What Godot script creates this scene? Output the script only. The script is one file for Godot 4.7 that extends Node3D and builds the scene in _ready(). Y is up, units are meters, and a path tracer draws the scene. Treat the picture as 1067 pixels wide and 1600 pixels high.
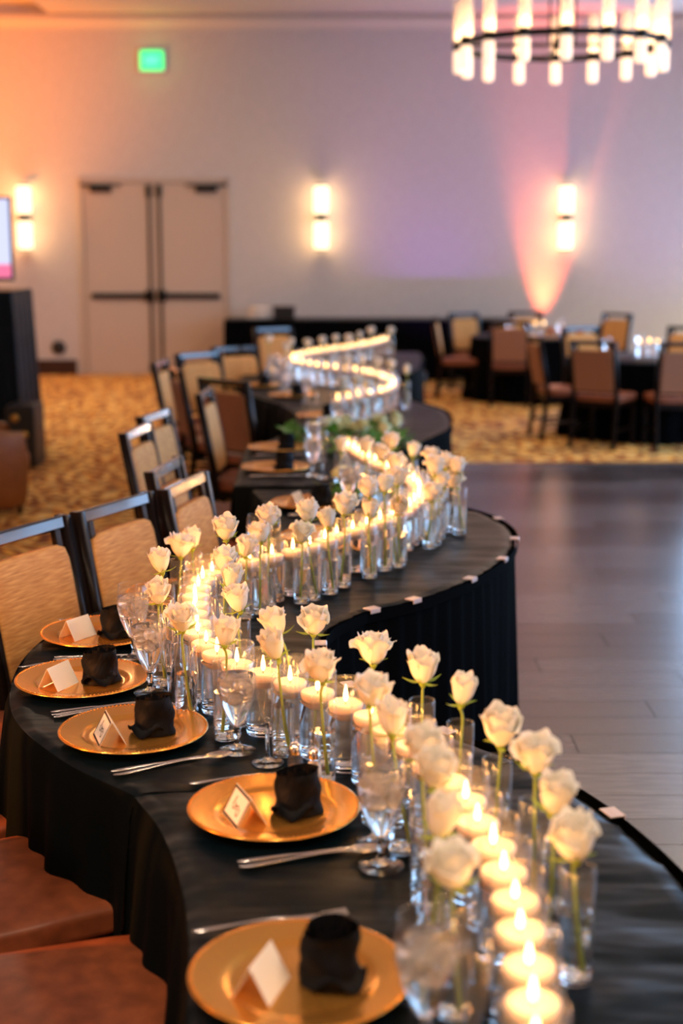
extends Node3D
# A ballroom dinner: a serpentine head table in black linen with a winding row of floating candles and single white roses.
# x to the right, y up, the far wall lies along -z. P(x, h, z) takes z as metres in front of the camera.

const FLAT := 4294967295
const ROOM_FAR := 20.5
const TOP := 0.75

var taken := {}
var M := {}
var K := {}
var rng := RandomNumberGenerator.new()

const EXPOSURE := 1.42
const DAYLIGHT := 18.0
const CEILING := 9.5
const SCONCE := 0.16
const CHANDELIER := 0.08
const CANDLE := 0.0046
const AMBER := 44.0
const ROSE := 26.0
const GARDEN := 22.0
const SIDE_AMBER := 12.0
const VIOLET := 3.0

func _ready() -> void:
	rng.seed = 4711
	# camera: 50 mm lens on a full frame field of view, tilted down, focus on the middle of the near curve
	var cam := Camera3D.new()
	cam.name = "camera"
	var lens := CameraAttributesPhysical.new()
	lens.frustum_focal_length = 33.3325
	lens.exposure_aperture = 1.3
	lens.frustum_focus_distance = 3.45
	lens.frustum_near = 0.05
	lens.frustum_far = 80.0
	cam.attributes = lens
	cam.position = Vector3(0, 1.82, 0)
	cam.rotation_degrees = Vector3(-10.6, 0, 0)
	add_child(cam)
	cam.current = true
	var env := Environment.new()
	env.background_mode = Environment.BG_COLOR
	env.background_color = Color(0.6, 0.7, 0.85)
	env.tonemap_mode = Environment.TONE_MAPPER_LINEAR
	env.tonemap_exposure = EXPOSURE
	env.sdfgi_enabled = true
	env.ssao_enabled = true
	env.ssil_enabled = true
	var we := WorldEnvironment.new()
	we.name = "surroundings"
	we.environment = env
	add_child(we)
	make_materials()
	var cs := mat("clear_shade", Color(1.0, 0.95, 0.9, 0.3), 0.5)
	cs.transparency = BaseMaterial3D.TRANSPARENCY_ALPHA
	mat("amber_cloth", Color(0.8, 0.45, 0.25), 0.8)
	build_room()
	build_fittings()
	build_tables()
	build_chairs()
	build_settings()
	build_candles()
	build_roses()
	build_rest()

# ------------------------------------------------------------------ nodes
func P(x: float, h: float, z: float) -> Vector3:
	return Vector3(x, h, -z)

func numbered(called: String) -> String:
	var n: int = taken.get(called, 0)
	taken[called] = n + 1
	return called if n == 0 else "%s_%03d" % [called, n]

func thing(called: String, label: String, category: String, at := Vector3.ZERO, turn := 0.0, group := "") -> Node3D:
	var o := Node3D.new()
	o.name = numbered(called)
	add_child(o, true)
	o.position = at
	o.rotation.y = turn
	o.set_meta("label", label)
	o.set_meta("category", category)
	if group != "":
		o.set_meta("group", group)
	return o

func part(parent: Node, called: String, mesh: Mesh, m: Material, at := Vector3.ZERO, basis := Basis.IDENTITY) -> MeshInstance3D:
	var o := MeshInstance3D.new()
	o.name = called
	o.mesh = mesh
	o.material_override = m
	parent.add_child(o, true)
	o.transform = Transform3D(basis, at)
	return o

func struct(called: String, mesh: Mesh, m: Material, at := Vector3.ZERO) -> MeshInstance3D:
	var o := part(self, called, mesh, m, at)
	o.set_meta("kind", "structure")
	return o

func omni(parent: Node, at: Vector3, colour: Color, energy: float, size: float, reach := 30.0) -> void:
	var l := OmniLight3D.new()
	l.name = "lamp_glow"
	l.light_color = colour
	l.light_energy = energy
	l.light_size = size
	l.omni_range = reach
	l.omni_attenuation = 2.0
	l.shadow_enabled = true
	parent.add_child(l, true)
	l.position = at

func spot(parent: Node, at: Vector3, to: Vector3, colour: Color, energy: float, angle: float, blend: float, size := 0.03) -> void:
	var l := SpotLight3D.new()
	l.name = "beam"
	l.light_color = colour
	l.light_energy = energy
	l.light_size = size
	l.spot_range = 30.0
	l.spot_attenuation = 2.0
	l.spot_angle = angle
	l.spot_angle_attenuation = blend
	l.shadow_enabled = true
	parent.add_child(l, true)
	var d := (to - at).normalized()
	l.transform = Transform3D(Basis.looking_at(d, Vector3.UP if absf(d.y) < 0.95 else Vector3.RIGHT), at)

func area(parent: Node, at: Vector3, to: Vector3, size: Vector2, colour: Color, energy: float) -> void:
	var l := AreaLight3D.new()
	l.name = "soft_glow"
	l.light_color = colour
	l.light_energy = energy
	l.area_size = size
	l.shadow_enabled = true
	parent.add_child(l, true)
	var d := (to - at).normalized()
	l.transform = Transform3D(Basis.looking_at(d, Vector3.UP if absf(d.y) < 0.95 else Vector3.RIGHT), at)

const ONES := ["", "first", "second", "third", "fourth", "fifth", "sixth", "seventh", "eighth", "ninth", "tenth", "eleventh", "twelfth", "thirteenth", "fourteenth", "fifteenth", "sixteenth", "seventeenth", "eighteenth", "nineteenth"]
const TENS := ["", "", "twenty", "thirty", "forty", "fifty", "sixty", "seventy", "eighty", "ninety"]

func ordinal(n: int) -> String:
	if n >= 100:
		return "hundredth" if n == 100 else "hundred-and-" + ordinal(n - 100)
	if n < 20:
		return ONES[n]
	if n % 10 == 0:
		return (TENS[n / 10] as String).trim_suffix("y") + "ieth"
	return TENS[n / 10] + "-" + ONES[n % 10]

# ------------------------------------------------------------------ mesh helpers
func begin() -> SurfaceTool:
	var st := SurfaceTool.new()
	st.begin(Mesh.PRIMITIVE_TRIANGLES)
	return st

func done(st: SurfaceTool) -> ArrayMesh:
	st.generate_normals()
	return st.commit()

func tri(st: SurfaceTool, a: Vector3, b: Vector3, c: Vector3) -> void:
	if a.is_equal_approx(b) or b.is_equal_approx(c) or a.is_equal_approx(c):
		return
	st.add_vertex(a)
	st.add_vertex(b)
	st.add_vertex(c)

func poly(st: SurfaceTool, pts: Array, out: Vector3) -> void:
	var n := Plane(pts[0], pts[1], pts[2]).normal
	if n.dot(out) < 0.0:
		pts.reverse()
	for i in range(1, pts.size() - 1):
		tri(st, pts[0], pts[i], pts[i + 1])

func lathe(prof: Array, seg := 24, st: SurfaceTool = null, at := Transform3D.IDENTITY) -> SurfaceTool:
	if st == null:
		st = begin()
	var g := 1
	st.set_smooth_group(g)
	for i in prof.size() - 1:
		var p: Vector2 = prof[i]
		var q: Vector2 = prof[i + 1]
		if p.is_equal_approx(q):
			g += 1
			st.set_smooth_group(g)
			continue
		for k in seg:
			var a0 := TAU * k / seg
			var a1 := TAU * ((k + 1) % seg) / seg
			var A := Vector3(p.x * cos(a0), p.y, p.x * sin(a0))
			var B := Vector3(p.x * cos(a1), p.y, p.x * sin(a1))
			var C := Vector3(q.x * cos(a1), q.y, q.x * sin(a1))
			var D := Vector3(q.x * cos(a0), q.y, q.x * sin(a0))
			A = at * A; B = at * B; C = at * C; D = at * D
			tri(st, A, B, C)
			tri(st, A, C, D)
	return st

func turned(prof: Array, seg := 24) -> ArrayMesh:
	return done(lathe(prof, seg))

func grid(nu: int, nv: int, f: Callable, st: SurfaceTool = null, group := 1) -> SurfaceTool:
	if st == null:
		st = begin()
	st.set_smooth_group(group)
	var pts := []
	for j in nv + 1:
		var line := PackedVector3Array()
		for i in nu + 1:
			line.append(f.call(float(i) / nu, float(j) / nv))
		pts.append(line)
	for j in nv:
		for i in nu:
			tri(st, pts[j][i], pts[j][i + 1], pts[j + 1][i + 1])
			tri(st, pts[j][i], pts[j + 1][i + 1], pts[j + 1][i])
	return st

func tube(path: Array, radii: Array, sides := 6, st: SurfaceTool = null) -> SurfaceTool:
	if st == null:
		st = begin()
	st.set_smooth_group(1)
	var rings := []
	var side := Vector3.RIGHT
	for i in path.size():
		var d: Vector3 = (path[mini(i + 1, path.size() - 1)] - path[maxi(i - 1, 0)]).normalized()
		if absf(side.dot(d)) > 0.9:
			side = Vector3.FORWARD if absf(d.x) > 0.9 else Vector3.RIGHT
		side = (side - d * side.dot(d)).normalized()
		var up := d.cross(side)
		var r: float = radii[mini(i, radii.size() - 1)]
		var ring := PackedVector3Array()
		for k in sides:
			var a := TAU * k / sides
			ring.append(path[i] + (side * cos(a) + up * sin(a)) * r)
		rings.append(ring)
	for i in path.size() - 1:
		for k in sides:
			var l := (k + 1) % sides
			var mid: Vector3 = (rings[i][k] + rings[i + 1][l]) * 0.5 - (path[i] + path[i + 1]) * 0.5
			poly(st, [rings[i][k], rings[i][l], rings[i + 1][l], rings[i + 1][k]], mid)
	st.set_smooth_group(2)
	for e in [0, path.size() - 1]:
		var out: Vector3 = path[e] - path[1 if e == 0 else e - 1]
		var cap := []
		for k in sides:
			cap.append(rings[e][k])
		poly(st, cap, out)
	return st

func box(s: Vector3, c := Vector3.ZERO, b := 0.004, st: SurfaceTool = null, basis := Basis.IDENTITY) -> SurfaceTool:
	if st == null:
		st = begin()
	st.set_smooth_group(FLAT)
	var h := s * 0.5
	b = minf(b, minf(h.x, minf(h.y, h.z)) * 0.9)
	var at := Transform3D(basis, c)
	var v := func(sx: int, sy: int, sz: int, axis: int) -> Vector3:
		var p := Vector3(sx * (h.x - (0.0 if axis == 0 else b)), sy * (h.y - (0.0 if axis == 1 else b)), sz * (h.z - (0.0 if axis == 2 else b)))
		return at * p
	for s1 in [-1, 1]:
		poly(st, [v.call(s1, -1, -1, 0), v.call(s1, 1, -1, 0), v.call(s1, 1, 1, 0), v.call(s1, -1, 1, 0)], basis * Vector3(s1, 0, 0))
		poly(st, [v.call(-1, s1, -1, 1), v.call(1, s1, -1, 1), v.call(1, s1, 1, 1), v.call(-1, s1, 1, 1)], basis * Vector3(0, s1, 0))
		poly(st, [v.call(-1, -1, s1, 2), v.call(1, -1, s1, 2), v.call(1, 1, s1, 2), v.call(-1, 1, s1, 2)], basis * Vector3(0, 0, s1))
		for s2 in [-1, 1]:
			poly(st, [v.call(s1, s2, -1, 0), v.call(s1, s2, 1, 0), v.call(s1, s2, 1, 1), v.call(s1, s2, -1, 1)], basis * Vector3(s1, s2, 0))
			poly(st, [v.call(s1, -1, s2, 0), v.call(s1, 1, s2, 0), v.call(s1, 1, s2, 2), v.call(s1, -1, s2, 2)], basis * Vector3(s1, 0, s2))
			poly(st, [v.call(-1, s1, s2, 1), v.call(1, s1, s2, 1), v.call(1, s1, s2, 2), v.call(-1, s1, s2, 2)], basis * Vector3(0, s1, s2))
			for s3 in [-1, 1]:
				poly(st, [v.call(s1, s2, s3, 0), v.call(s1, s2, s3, 1), v.call(s1, s2, s3, 2)], basis * Vector3(s1, s2, s3))
	return st

func block(s: Vector3, c := Vector3.ZERO, b := 0.004) -> ArrayMesh:
	return done(box(s, c, b))

# a soft cushion: a box whose sides round off
func cushion(s: Vector3, c: Vector3, power := 5.0, crown := 0.0, n := 10) -> ArrayMesh:
	var st := begin()
	st.set_smooth_group(1)
	var f := func(p: Vector3) -> Vector3:
		var m := pow(pow(absf(p.x), power) + pow(absf(p.y), power) + pow(absf(p.z), power), 1.0 / power)
		var q := p / m
		q.y += crown * maxf(0.0, p.y) * (1.0 - q.x * q.x) * (1.0 - q.z * q.z)
		return c + q * s * 0.5
	for axis in 3:
		for sg in [-1.0, 1.0]:
			for i in n:
				for j in n:
					var quad := []
					for ij in [[i, j], [i + 1, j], [i + 1, j + 1], [i, j + 1]]:
						var p := Vector3.ZERO
						p[axis] = sg
						p[(axis + 1) % 3] = 2.0 * ij[0] / n - 1.0
						p[(axis + 2) % 3] = 2.0 * ij[1] / n - 1.0
						quad.append(f.call(p))
					poly(st, quad, (quad[0] + quad[2]) * 0.5 - c)
	return done(st)

func spline(pts: Array, n := 24) -> PackedVector2Array:
	var q := pts.duplicate()
	q.push_front(pts[0] * 2.0 - pts[1])
	q.append(pts[-1] * 2.0 - pts[-2])
	var out := PackedVector2Array()
	for i in range(1, q.size() - 2):
		for k in n:
			out.append((q[i] as Vector2).cubic_interpolate(q[i + 1], q[i - 1], q[i + 2], float(k) / n))
	out.append(pts[-1])
	return out

func resample(line: PackedVector2Array, step: float, count := -1) -> PackedVector2Array:
	var total := 0.0
	for i in line.size() - 1:
		total += line[i].distance_to(line[i + 1])
	if count < 0:
		count = maxi(2, int(round(total / step)) + 1)
	var out := PackedVector2Array()
	var i := 0
	var gone := 0.0
	for k in count:
		var want := total * k / (count - 1)
		while i < line.size() - 2 and gone + line[i].distance_to(line[i + 1]) < want:
			gone += line[i].distance_to(line[i + 1])
			i += 1
		var l := line[i].distance_to(line[i + 1])
		out.append(line[i].lerp(line[i + 1], clampf((want - gone) / maxf(l, 1e-6), 0.0, 1.0)))
	return out

# ------------------------------------------------------------------ materials
func noise_tex(freq: float, seed_: int, octaves := 4, size := 256, normal := false, strength := 4.0, ramp: Gradient = null) -> NoiseTexture2D:
	var n := FastNoiseLite.new()
	n.seed = seed_
	n.frequency = freq
	n.fractal_octaves = octaves
	var t := NoiseTexture2D.new()
	t.width = size
	t.height = size
	t.seamless = true
	t.noise = n
	t.as_normal_map = normal
	t.bump_strength = strength
	if ramp:
		t.color_ramp = ramp
	return t

func ramp2(a: Color, b: Color) -> Gradient:
	var g := Gradient.new()
	g.set_color(0, a)
	g.set_color(1, b)
	return g

func mat(key: String, c: Color, rough := 0.5, metal := 0.0) -> StandardMaterial3D:
	var m := StandardMaterial3D.new()
	m.resource_name = key
	m.albedo_color = c
	m.roughness = rough
	m.metallic = metal
	M[key] = m
	return m

func textured(m: StandardMaterial3D, a: Color, b: Color, freq: float, scale: Vector3, seed_: int, world := false, oct := 4) -> void:
	m.albedo_color = Color.WHITE
	m.albedo_texture = noise_tex(freq, seed_, oct, 256, false, 4.0, ramp2(a, b))
	m.uv1_triplanar = true
	m.uv1_world_triplanar = world
	m.uv1_scale = scale

func glow(key: String, c: Color, strength: float) -> StandardMaterial3D:
	var m := mat(key, c, 0.5)
	m.emission_enabled = true
	m.emission = c
	m.emission_energy_multiplier = strength
	return m

func make_materials() -> void:
	var m := mat("black_linen", Color(0.012, 0.058, 0.085), 0.42)
	m.metallic_specular = 0.24
	m.normal_enabled = true
	m.normal_texture = noise_tex(0.012, 11, 3, 512, true, 6.0)
	m.normal_scale = 0.45
	m.uv1_triplanar = true
	m.uv1_world_triplanar = true
	m.uv1_scale = Vector3(0.35, 0.8, 1.1)
	m = mat("drape_cloth", Color(0.03, 0.05, 0.056), 0.7)
	m.metallic_specular = 0.15
	m = mat("skirt_cloth", Color(0.02, 0.022, 0.026), 0.8)
	m.metallic_specular = 0.1
	m = mat("napkin_cloth", Color(0.03, 0.036, 0.06), 0.6)
	m.metallic_specular = 0.26
	m = mat("clip_plastic", Color(0.78, 0.72, 0.72), 0.3)
	m = mat("gold", Color(0.96, 0.7, 0.34), 0.22, 0.85)
	m.normal_enabled = true
	m.normal_texture = noise_tex(0.03, 5, 3, 256, true, 1.5)
	m.normal_scale = 0.12
	m.uv1_triplanar = true
	m.uv1_scale = Vector3(3, 3, 3)
	mat("steel", Color(0.86, 0.86, 0.87), 0.18, 1.0)
	mat("chrome", Color(0.9, 0.9, 0.9), 0.12, 1.0)
	m = mat("glass", Color(1, 1, 1, 0.02), 0.02)
	m.transparency = BaseMaterial3D.TRANSPARENCY_ALPHA
	m = mat("solid_glass", Color(0.97, 0.985, 0.98, 0.0), 0.02)
	m.transparency = BaseMaterial3D.TRANSPARENCY_ALPHA
	m.refraction_enabled = true
	m.refraction_scale = 0.05
	m = mat("water", Color(0.97, 0.985, 0.98, 0.0), 0.01)
	m.transparency = BaseMaterial3D.TRANSPARENCY_ALPHA
	m.refraction_enabled = true
	m.refraction_scale = 0.033
	m = mat("ice", Color(0.98, 0.96, 0.95, 0.22), 0.2)
	m.transparency = BaseMaterial3D.TRANSPARENCY_ALPHA
	m.refraction_enabled = true
	m.refraction_scale = 0.02
	m = mat("wax", Color(0.85, 0.76, 0.69), 0.45)
	m.subsurf_scatter_enabled = true
	m.subsurf_scatter_strength = 0.15
	mat("wick", Color(0.08, 0.06, 0.05), 0.9)
	glow("flame", Color(1.0, 0.8, 0.48), 11.0)
	m = mat("petal", Color(0.96, 0.955, 0.93), 0.6)
	m.backlight_enabled = true
	m.backlight = Color(0.66, 0.6, 0.48)
	m = mat("stem", Color(0.5, 0.56, 0.17), 0.5)
	m = mat("sepal", Color(0.6, 0.66, 0.22), 0.55)
	m.backlight_enabled = true
	m.backlight = Color(0.4, 0.5, 0.15)
	m = mat("leaf", Color(0.33, 0.55, 0.2), 0.45)
	m.backlight_enabled = true
	m.backlight = Color(0.25, 0.4, 0.12)
	mat("card", Color(0.95, 0.93, 0.9), 0.6)
	mat("salt", Color(0.93, 0.92, 0.9), 0.9)
	mat("pepper", Color(0.3, 0.26, 0.23), 0.9)
	# chairs
	m = mat("dark_wood", Color(0.09, 0.055, 0.04), 0.3)
	m.metallic_specular = 0.26
	m = mat("rail_lacquer", Color(0.09, 0.055, 0.04), 0.2)
	m.clearcoat_enabled = true
	m.clearcoat = 1.0
	m.clearcoat_roughness = 0.12
	m = mat("woven_tan", Color.WHITE, 0.7)
	textured(m, Color(0.72, 0.46, 0.2), Color(0.95, 0.73, 0.43), 0.045, Vector3(2.2, 13, 0.8), 21, false, 3)
	m.normal_enabled = true
	m.normal_texture = noise_tex(0.045, 21, 3, 256, true, 5.0)
	m.normal_scale = 0.2
	m = mat("brown_leather", Color.WHITE, 0.45)
	textured(m, Color(0.45, 0.24, 0.14), Color(0.6, 0.33, 0.2), 0.03, Vector3(2, 2, 2), 31)
	m = mat("brown_back", Color.WHITE, 0.6)
	textured(m, Color(0.53, 0.35, 0.25), Color(0.64, 0.43, 0.31), 0.04, Vector3(3, 10, 3), 33)
	# room
	m = mat("wall_paint", Color.WHITE, 0.85)
	textured(m, Color(0.78, 0.745, 0.71), Color(0.81, 0.775, 0.74), 0.05, Vector3(0.6, 0.6, 0.6), 41, true)
	mat("ceiling_paint", Color(0.82, 0.78, 0.74), 0.9)
	mat("crown_paint", Color(0.84, 0.79, 0.72), 0.6)
	mat("door_paint", Color(0.78, 0.70, 0.62), 0.55)
	mat("door_metal", Color(0.3, 0.25, 0.22), 0.4, 0.4)
	mat("black_metal", Color(0.06, 0.055, 0.05), 0.4, 0.5)
	mat("black_plastic", Color(0.05, 0.05, 0.055), 0.45)
	mat("baseboard_wood", Color(0.22, 0.1, 0.05), 0.4)
	m = mat("carpet", Color.WHITE, 0.95)
	m.albedo_texture = carpet_texture()
	m.uv1_triplanar = true
	m.uv1_world_triplanar = true
	m.uv1_scale = Vector3(0.17, 0.17, 0.17)
	for k in 4:
		m = mat("plank%d" % k, Color.WHITE, 0.27)
		var d: float = [0.0, 0.05, -0.04, 0.085][k]
		textured(m, Color(0.19 + d, 0.18 + d, 0.185 + d), Color(0.33 + d, 0.31 + d, 0.31 + d), 0.03, Vector3(0.5, 1, 6.0), 50 + k, true, 5)
	mat("brass", Color(0.8, 0.6, 0.3), 0.3, 1.0)
	m = mat("armchair_hide", Color.WHITE, 0.5)
	textured(m, Color(0.5, 0.28, 0.1), Color(0.6, 0.36, 0.15), 0.03, Vector3(1, 1, 1), 61)
	mat("cream_petal", Color(0.9, 0.9, 0.72), 0.6)
	mat("linen_white", Color(0.85, 0.8, 0.74), 0.8)
	# things that give light
	glow("sconce_glass", Color(1.0, 0.88, 0.7), 1.7)
	glow("chandelier_glass", Color(1.0, 0.86, 0.74), 0.85)
	glow("chandelier_bulb", Color(1.0, 0.86, 0.66), 4.0)
	glow("exit_green", Color(0.22, 0.92, 0.55), 0.85)
	glow("exit_letter", Color(0.5, 1.0, 0.75), 1.0)
	glow("ceiling_panel_glow", Color(1.0, 0.9, 0.8), 2.0)
	glow("amber_lens", Color(1.0, 0.55, 0.15), 3.0)
	glow("rose_lens", Color(1.0, 0.55, 0.4), 3.0)
	glow("violet_lens", Color(0.6, 0.4, 1.0), 3.0)

func carpet_texture() -> ImageTexture:
	var n := FastNoiseLite.new()
	n.seed = 77
	n.frequency = 0.011
	n.fractal_octaves = 3
	var n2 := FastNoiseLite.new()
	n2.seed = 78
	n2.frequency = 0.03
	n2.fractal_octaves = 2
	var size := 640
	var im := Image.create(size, size, false, Image.FORMAT_RGB8)
	var cols := [Color(0.4, 0.2, 0.05), Color(0.74, 0.42, 0.08), Color(0.9, 0.57, 0.12), Color(0.95, 0.69, 0.24), Color(0.96, 0.84, 0.55)]
	for y in size:
		for x in size:
			# a seamless lookup on two circles would need four axes; a mirrored lookup serves a carpet as well
			var fx := absf(float(x) - size * 0.5)
			var fy := absf(float(y) - size * 0.5)
			var w := n.get_noise_2d(fx, fy)
			var v := 0.5 + 0.5 * sin(w * 19.0 + n2.get_noise_2d(fy, fx) * 2.4)
			v = clampf(v + 0.18 * n2.get_noise_2d(fx * 4.0, fy * 4.0), 0.0, 0.999)
			var s := v * 4.0
			var k := int(s)
			im.set_pixel(x, y, (cols[k] as Color).lerp(cols[k + 1], s - k))
	return ImageTexture.create_from_image(im)

# the printed face of a name card: dark rim, a line of script
func card_texture() -> ImageTexture:
	var im := Image.create(180, 110, false, Image.FORMAT_RGB8)
	im.fill(Color(0.12, 0.07, 0.05))
	im.fill_rect(Rect2i(9, 9, 162, 92), Color(0.94, 0.93, 0.92))
	for k in 700:
		var t := k / 699.0
		var x := 48.0 + 84.0 * t + 7.0 * sin(t * 30.0)
		var y := 56.0 - 14.0 * sin(t * 22.0) * (1.15 - t) - (16.0 * exp(-pow((t - 0.1) * 14.0, 2.0))) + (24.0 * exp(-pow((t - 0.85) * 16.0, 2.0)))
		im.fill_rect(Rect2i(int(x), int(y), 4, 4), Color(0.06, 0.05, 0.06))
	return ImageTexture.create_from_image(im)

# ------------------------------------------------------------------ the room
func build_room() -> void:
	struct("floor", block(Vector3(15.0, 0.1, 26.2), Vector3(-0.8, -0.05, -7.8), 0.0), M.carpet)
	var wf := begin()
	box(Vector3(13.55, 5.4, 0.2), P(-1.525, 2.7, ROOM_FAR + 0.1), 0.0, wf)
	box(Vector3(1.0, 2.2, 0.2), P(5.75, 4.3, ROOM_FAR + 0.1), 0.0, wf)
	box(Vector3(0.45, 5.4, 0.2), P(6.475, 2.7, ROOM_FAR + 0.1), 0.0, wf)
	struct("wall_far", done(wf), M.wall_paint)
	var gl := Node3D.new()
	gl.name = "window_4"
	gl.set_meta("kind", "structure")
	add_child(gl)
	gl.position = P(5.75, 0, ROOM_FAR + 0.1)
	var gf := begin()
	for s in [-1, 1]:
		box(Vector3(0.06, 3.2, 0.1), Vector3(s * 0.47, 1.6, 0), 0.006, gf)
		box(Vector3(1.0, 0.08, 0.1), Vector3(0, 0.04 if s < 0 else 3.16, 0), 0.006, gf)
	part(gl, "window_frame", done(gf), M.black_metal)
	part(gl, "pane", block(Vector3(0.88, 3.04, 0.012), Vector3(0, 1.6, 0), 0.001), M.glass)
	area(gl, Vector3(0, 1.6, 0.14), Vector3(0, 1.6, 3), Vector2(0.9, 3.0), Color(0.66, 0.82, 1.0), GARDEN)
	struct("wall_near", block(Vector3(15.0, 5.4, 0.2), Vector3(-0.8, 2.7, 5.1), 0.0), M.wall_paint)
	struct("wall_left", block(Vector3(0.2, 5.4, 26.2), Vector3(-8.2, 2.7, -7.8), 0.0), M.wall_paint)
	struct("ceiling", block(Vector3(15.0, 0.2, 26.2), Vector3(-0.8, 5.2, -7.8), 0.0), M.ceiling_paint)
	# the lowered field of the ceiling; its edge stops short of the wall on the left
	struct("trim_1", block(Vector3(10.4, 0.17, 22.0), Vector3(1.2, 5.015, -9.3), 0.01), M.ceiling_paint)
	struct("trim_2", done(crown_moulding()), M.crown_paint)
	# window wall on the right
	var ends := [[-5.0, 3.0], [8.2, 9.0], [13.4, 14.0], [18.6, 20.5]]
	var st := begin()
	for e in ends:
		box(Vector3(0.2, 5.4, e[1] - e[0]), P(6.5, 2.7, (e[0] + e[1]) / 2.0), 0.0, st)
	for gap in [[3.0, 8.2], [9.0, 13.4], [14.0, 18.6]]:
		var mid: float = (gap[0] + gap[1]) / 2.0
		box(Vector3(0.2, 0.5, gap[1] - gap[0]), P(6.5, 0.25, mid), 0.0, st)
		box(Vector3(0.2, 1.6, gap[1] - gap[0]), P(6.5, 4.6, mid), 0.0, st)
	struct("wall_right", done(st), M.wall_paint)
	var n := 1
	for gap in [[3.0, 8.2], [9.0, 13.4], [14.0, 18.6]]:
		var mid: float = (gap[0] + gap[1]) / 2.0
		var w: float = gap[1] - gap[0]
		var win := Node3D.new()
		win.name = "window_%d" % n
		win.set_meta("kind", "structure")
		add_child(win)
		win.position = P(6.5, 0.5, mid)
		var fr := begin()
		for s in [-1, 1]:
			box(Vector3(0.12, 3.3, 0.08), Vector3(0, 1.65, s * (w / 2.0 - 0.04)), 0.006, fr)
			box(Vector3(0.12, 0.08, w), Vector3(0, 0.04 if s < 0 else 3.26, 0), 0.006, fr)
		part(win, "window_frame", done(fr), M.black_metal)
		for k in 3:
			part(win, "mullion", block(Vector3(0.08, 3.2, 0.05), Vector3(0, 1.65, -w / 2.0 + w * (k + 1) / 4.0), 0.005), M.black_metal)
		for k in 4:
			part(win, "pane", block(Vector3(0.012, 3.14, w / 4.0 - 0.09), Vector3(0, 1.65, -w / 2.0 + w * (k + 0.5) / 4.0), 0.001), M.glass)
		area(win, Vector3(-0.16, 1.65, 0), Vector3(-3.0, 1.2, 0), Vector2(w - 0.2, 3.1), Color(0.62, 0.8, 1.0), DAYLIGHT * (0.2 if n == 3 else 1.0))
		n += 1
	# skirting
	struct("baseboard_far", block(Vector3(4.2, 0.21, 0.03), P(-5.9, 0.105, ROOM_FAR - 0.015), 0.004), M.baseboard_wood)
	struct("baseboard_right", block(Vector3(6.6, 0.21, 0.03), P(1.9, 0.105, ROOM_FAR - 0.015), 0.004), M.baseboard_wood)
	build_door()
	build_dance_floor()
	# panels of light in the ceiling, above and behind the camera
	for k in 5:
		var at := P([-3.9, 3.7, -3.2, 0.3, 3.6][k], 4.925, [16.0, 13.2, 0.2, -0.8, 0.2][k])
		var t := thing("ceiling_light", "warm square ceiling light " + ["above the carpet before the doors", "above the round tables", "behind the camera on the left", "straight behind the camera", "behind the camera on the right"][k], "ceiling light", at, 0.0, "square ceiling lights")
		var f := begin()
		for s in [-1, 1]:
			box(Vector3(0.7, 0.03, 0.05), Vector3(0, 0, s * 0.325), 0.004, f)
			box(Vector3(0.05, 0.03, 0.7), Vector3(s * 0.325, 0, 0), 0.004, f)
		part(t, "frame", done(f), M.ceiling_paint)
		part(t, "diffuser", block(Vector3(0.6, 0.012, 0.6), Vector3(0, 0.003, 0), 0.001), M.ceiling_panel_glow)
		area(t, Vector3(0, -0.02, 0), Vector3(0, -3, 0.001), Vector2(0.6, 0.6), Color(1.0, 0.88, 0.75), CEILING * [0.85, 0.5, 1.0, 1.0, 1.0][k])

func crown_moulding() -> SurfaceTool:
	var st := begin()
	var z := -ROOM_FAR
	var prof := [Vector2(0.0, 4.755), Vector2(0.03, 4.76), Vector2(0.035, 4.79), Vector2(0.06, 4.82), Vector2(0.09, 4.86), Vector2(0.11, 4.865), Vector2(0.11, 4.93), Vector2(0.0, 4.93)]
	st.set_smooth_group(FLAT)
	for i in prof.size() - 1:
		var a: Vector2 = prof[i]
		var b: Vector2 = prof[i + 1]
		poly(st, [Vector3(-8.1, a.y, z + a.x), Vector3(6.4, a.y, z + a.x), Vector3(6.4, b.y, z + b.x), Vector3(-8.1, b.y, z + b.x)], Vector3(0, b.x - a.x, b.y - a.y).cross(Vector3.RIGHT) * -1.0 if false else Vector3(0, -0.3, 1))
	return st

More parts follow.
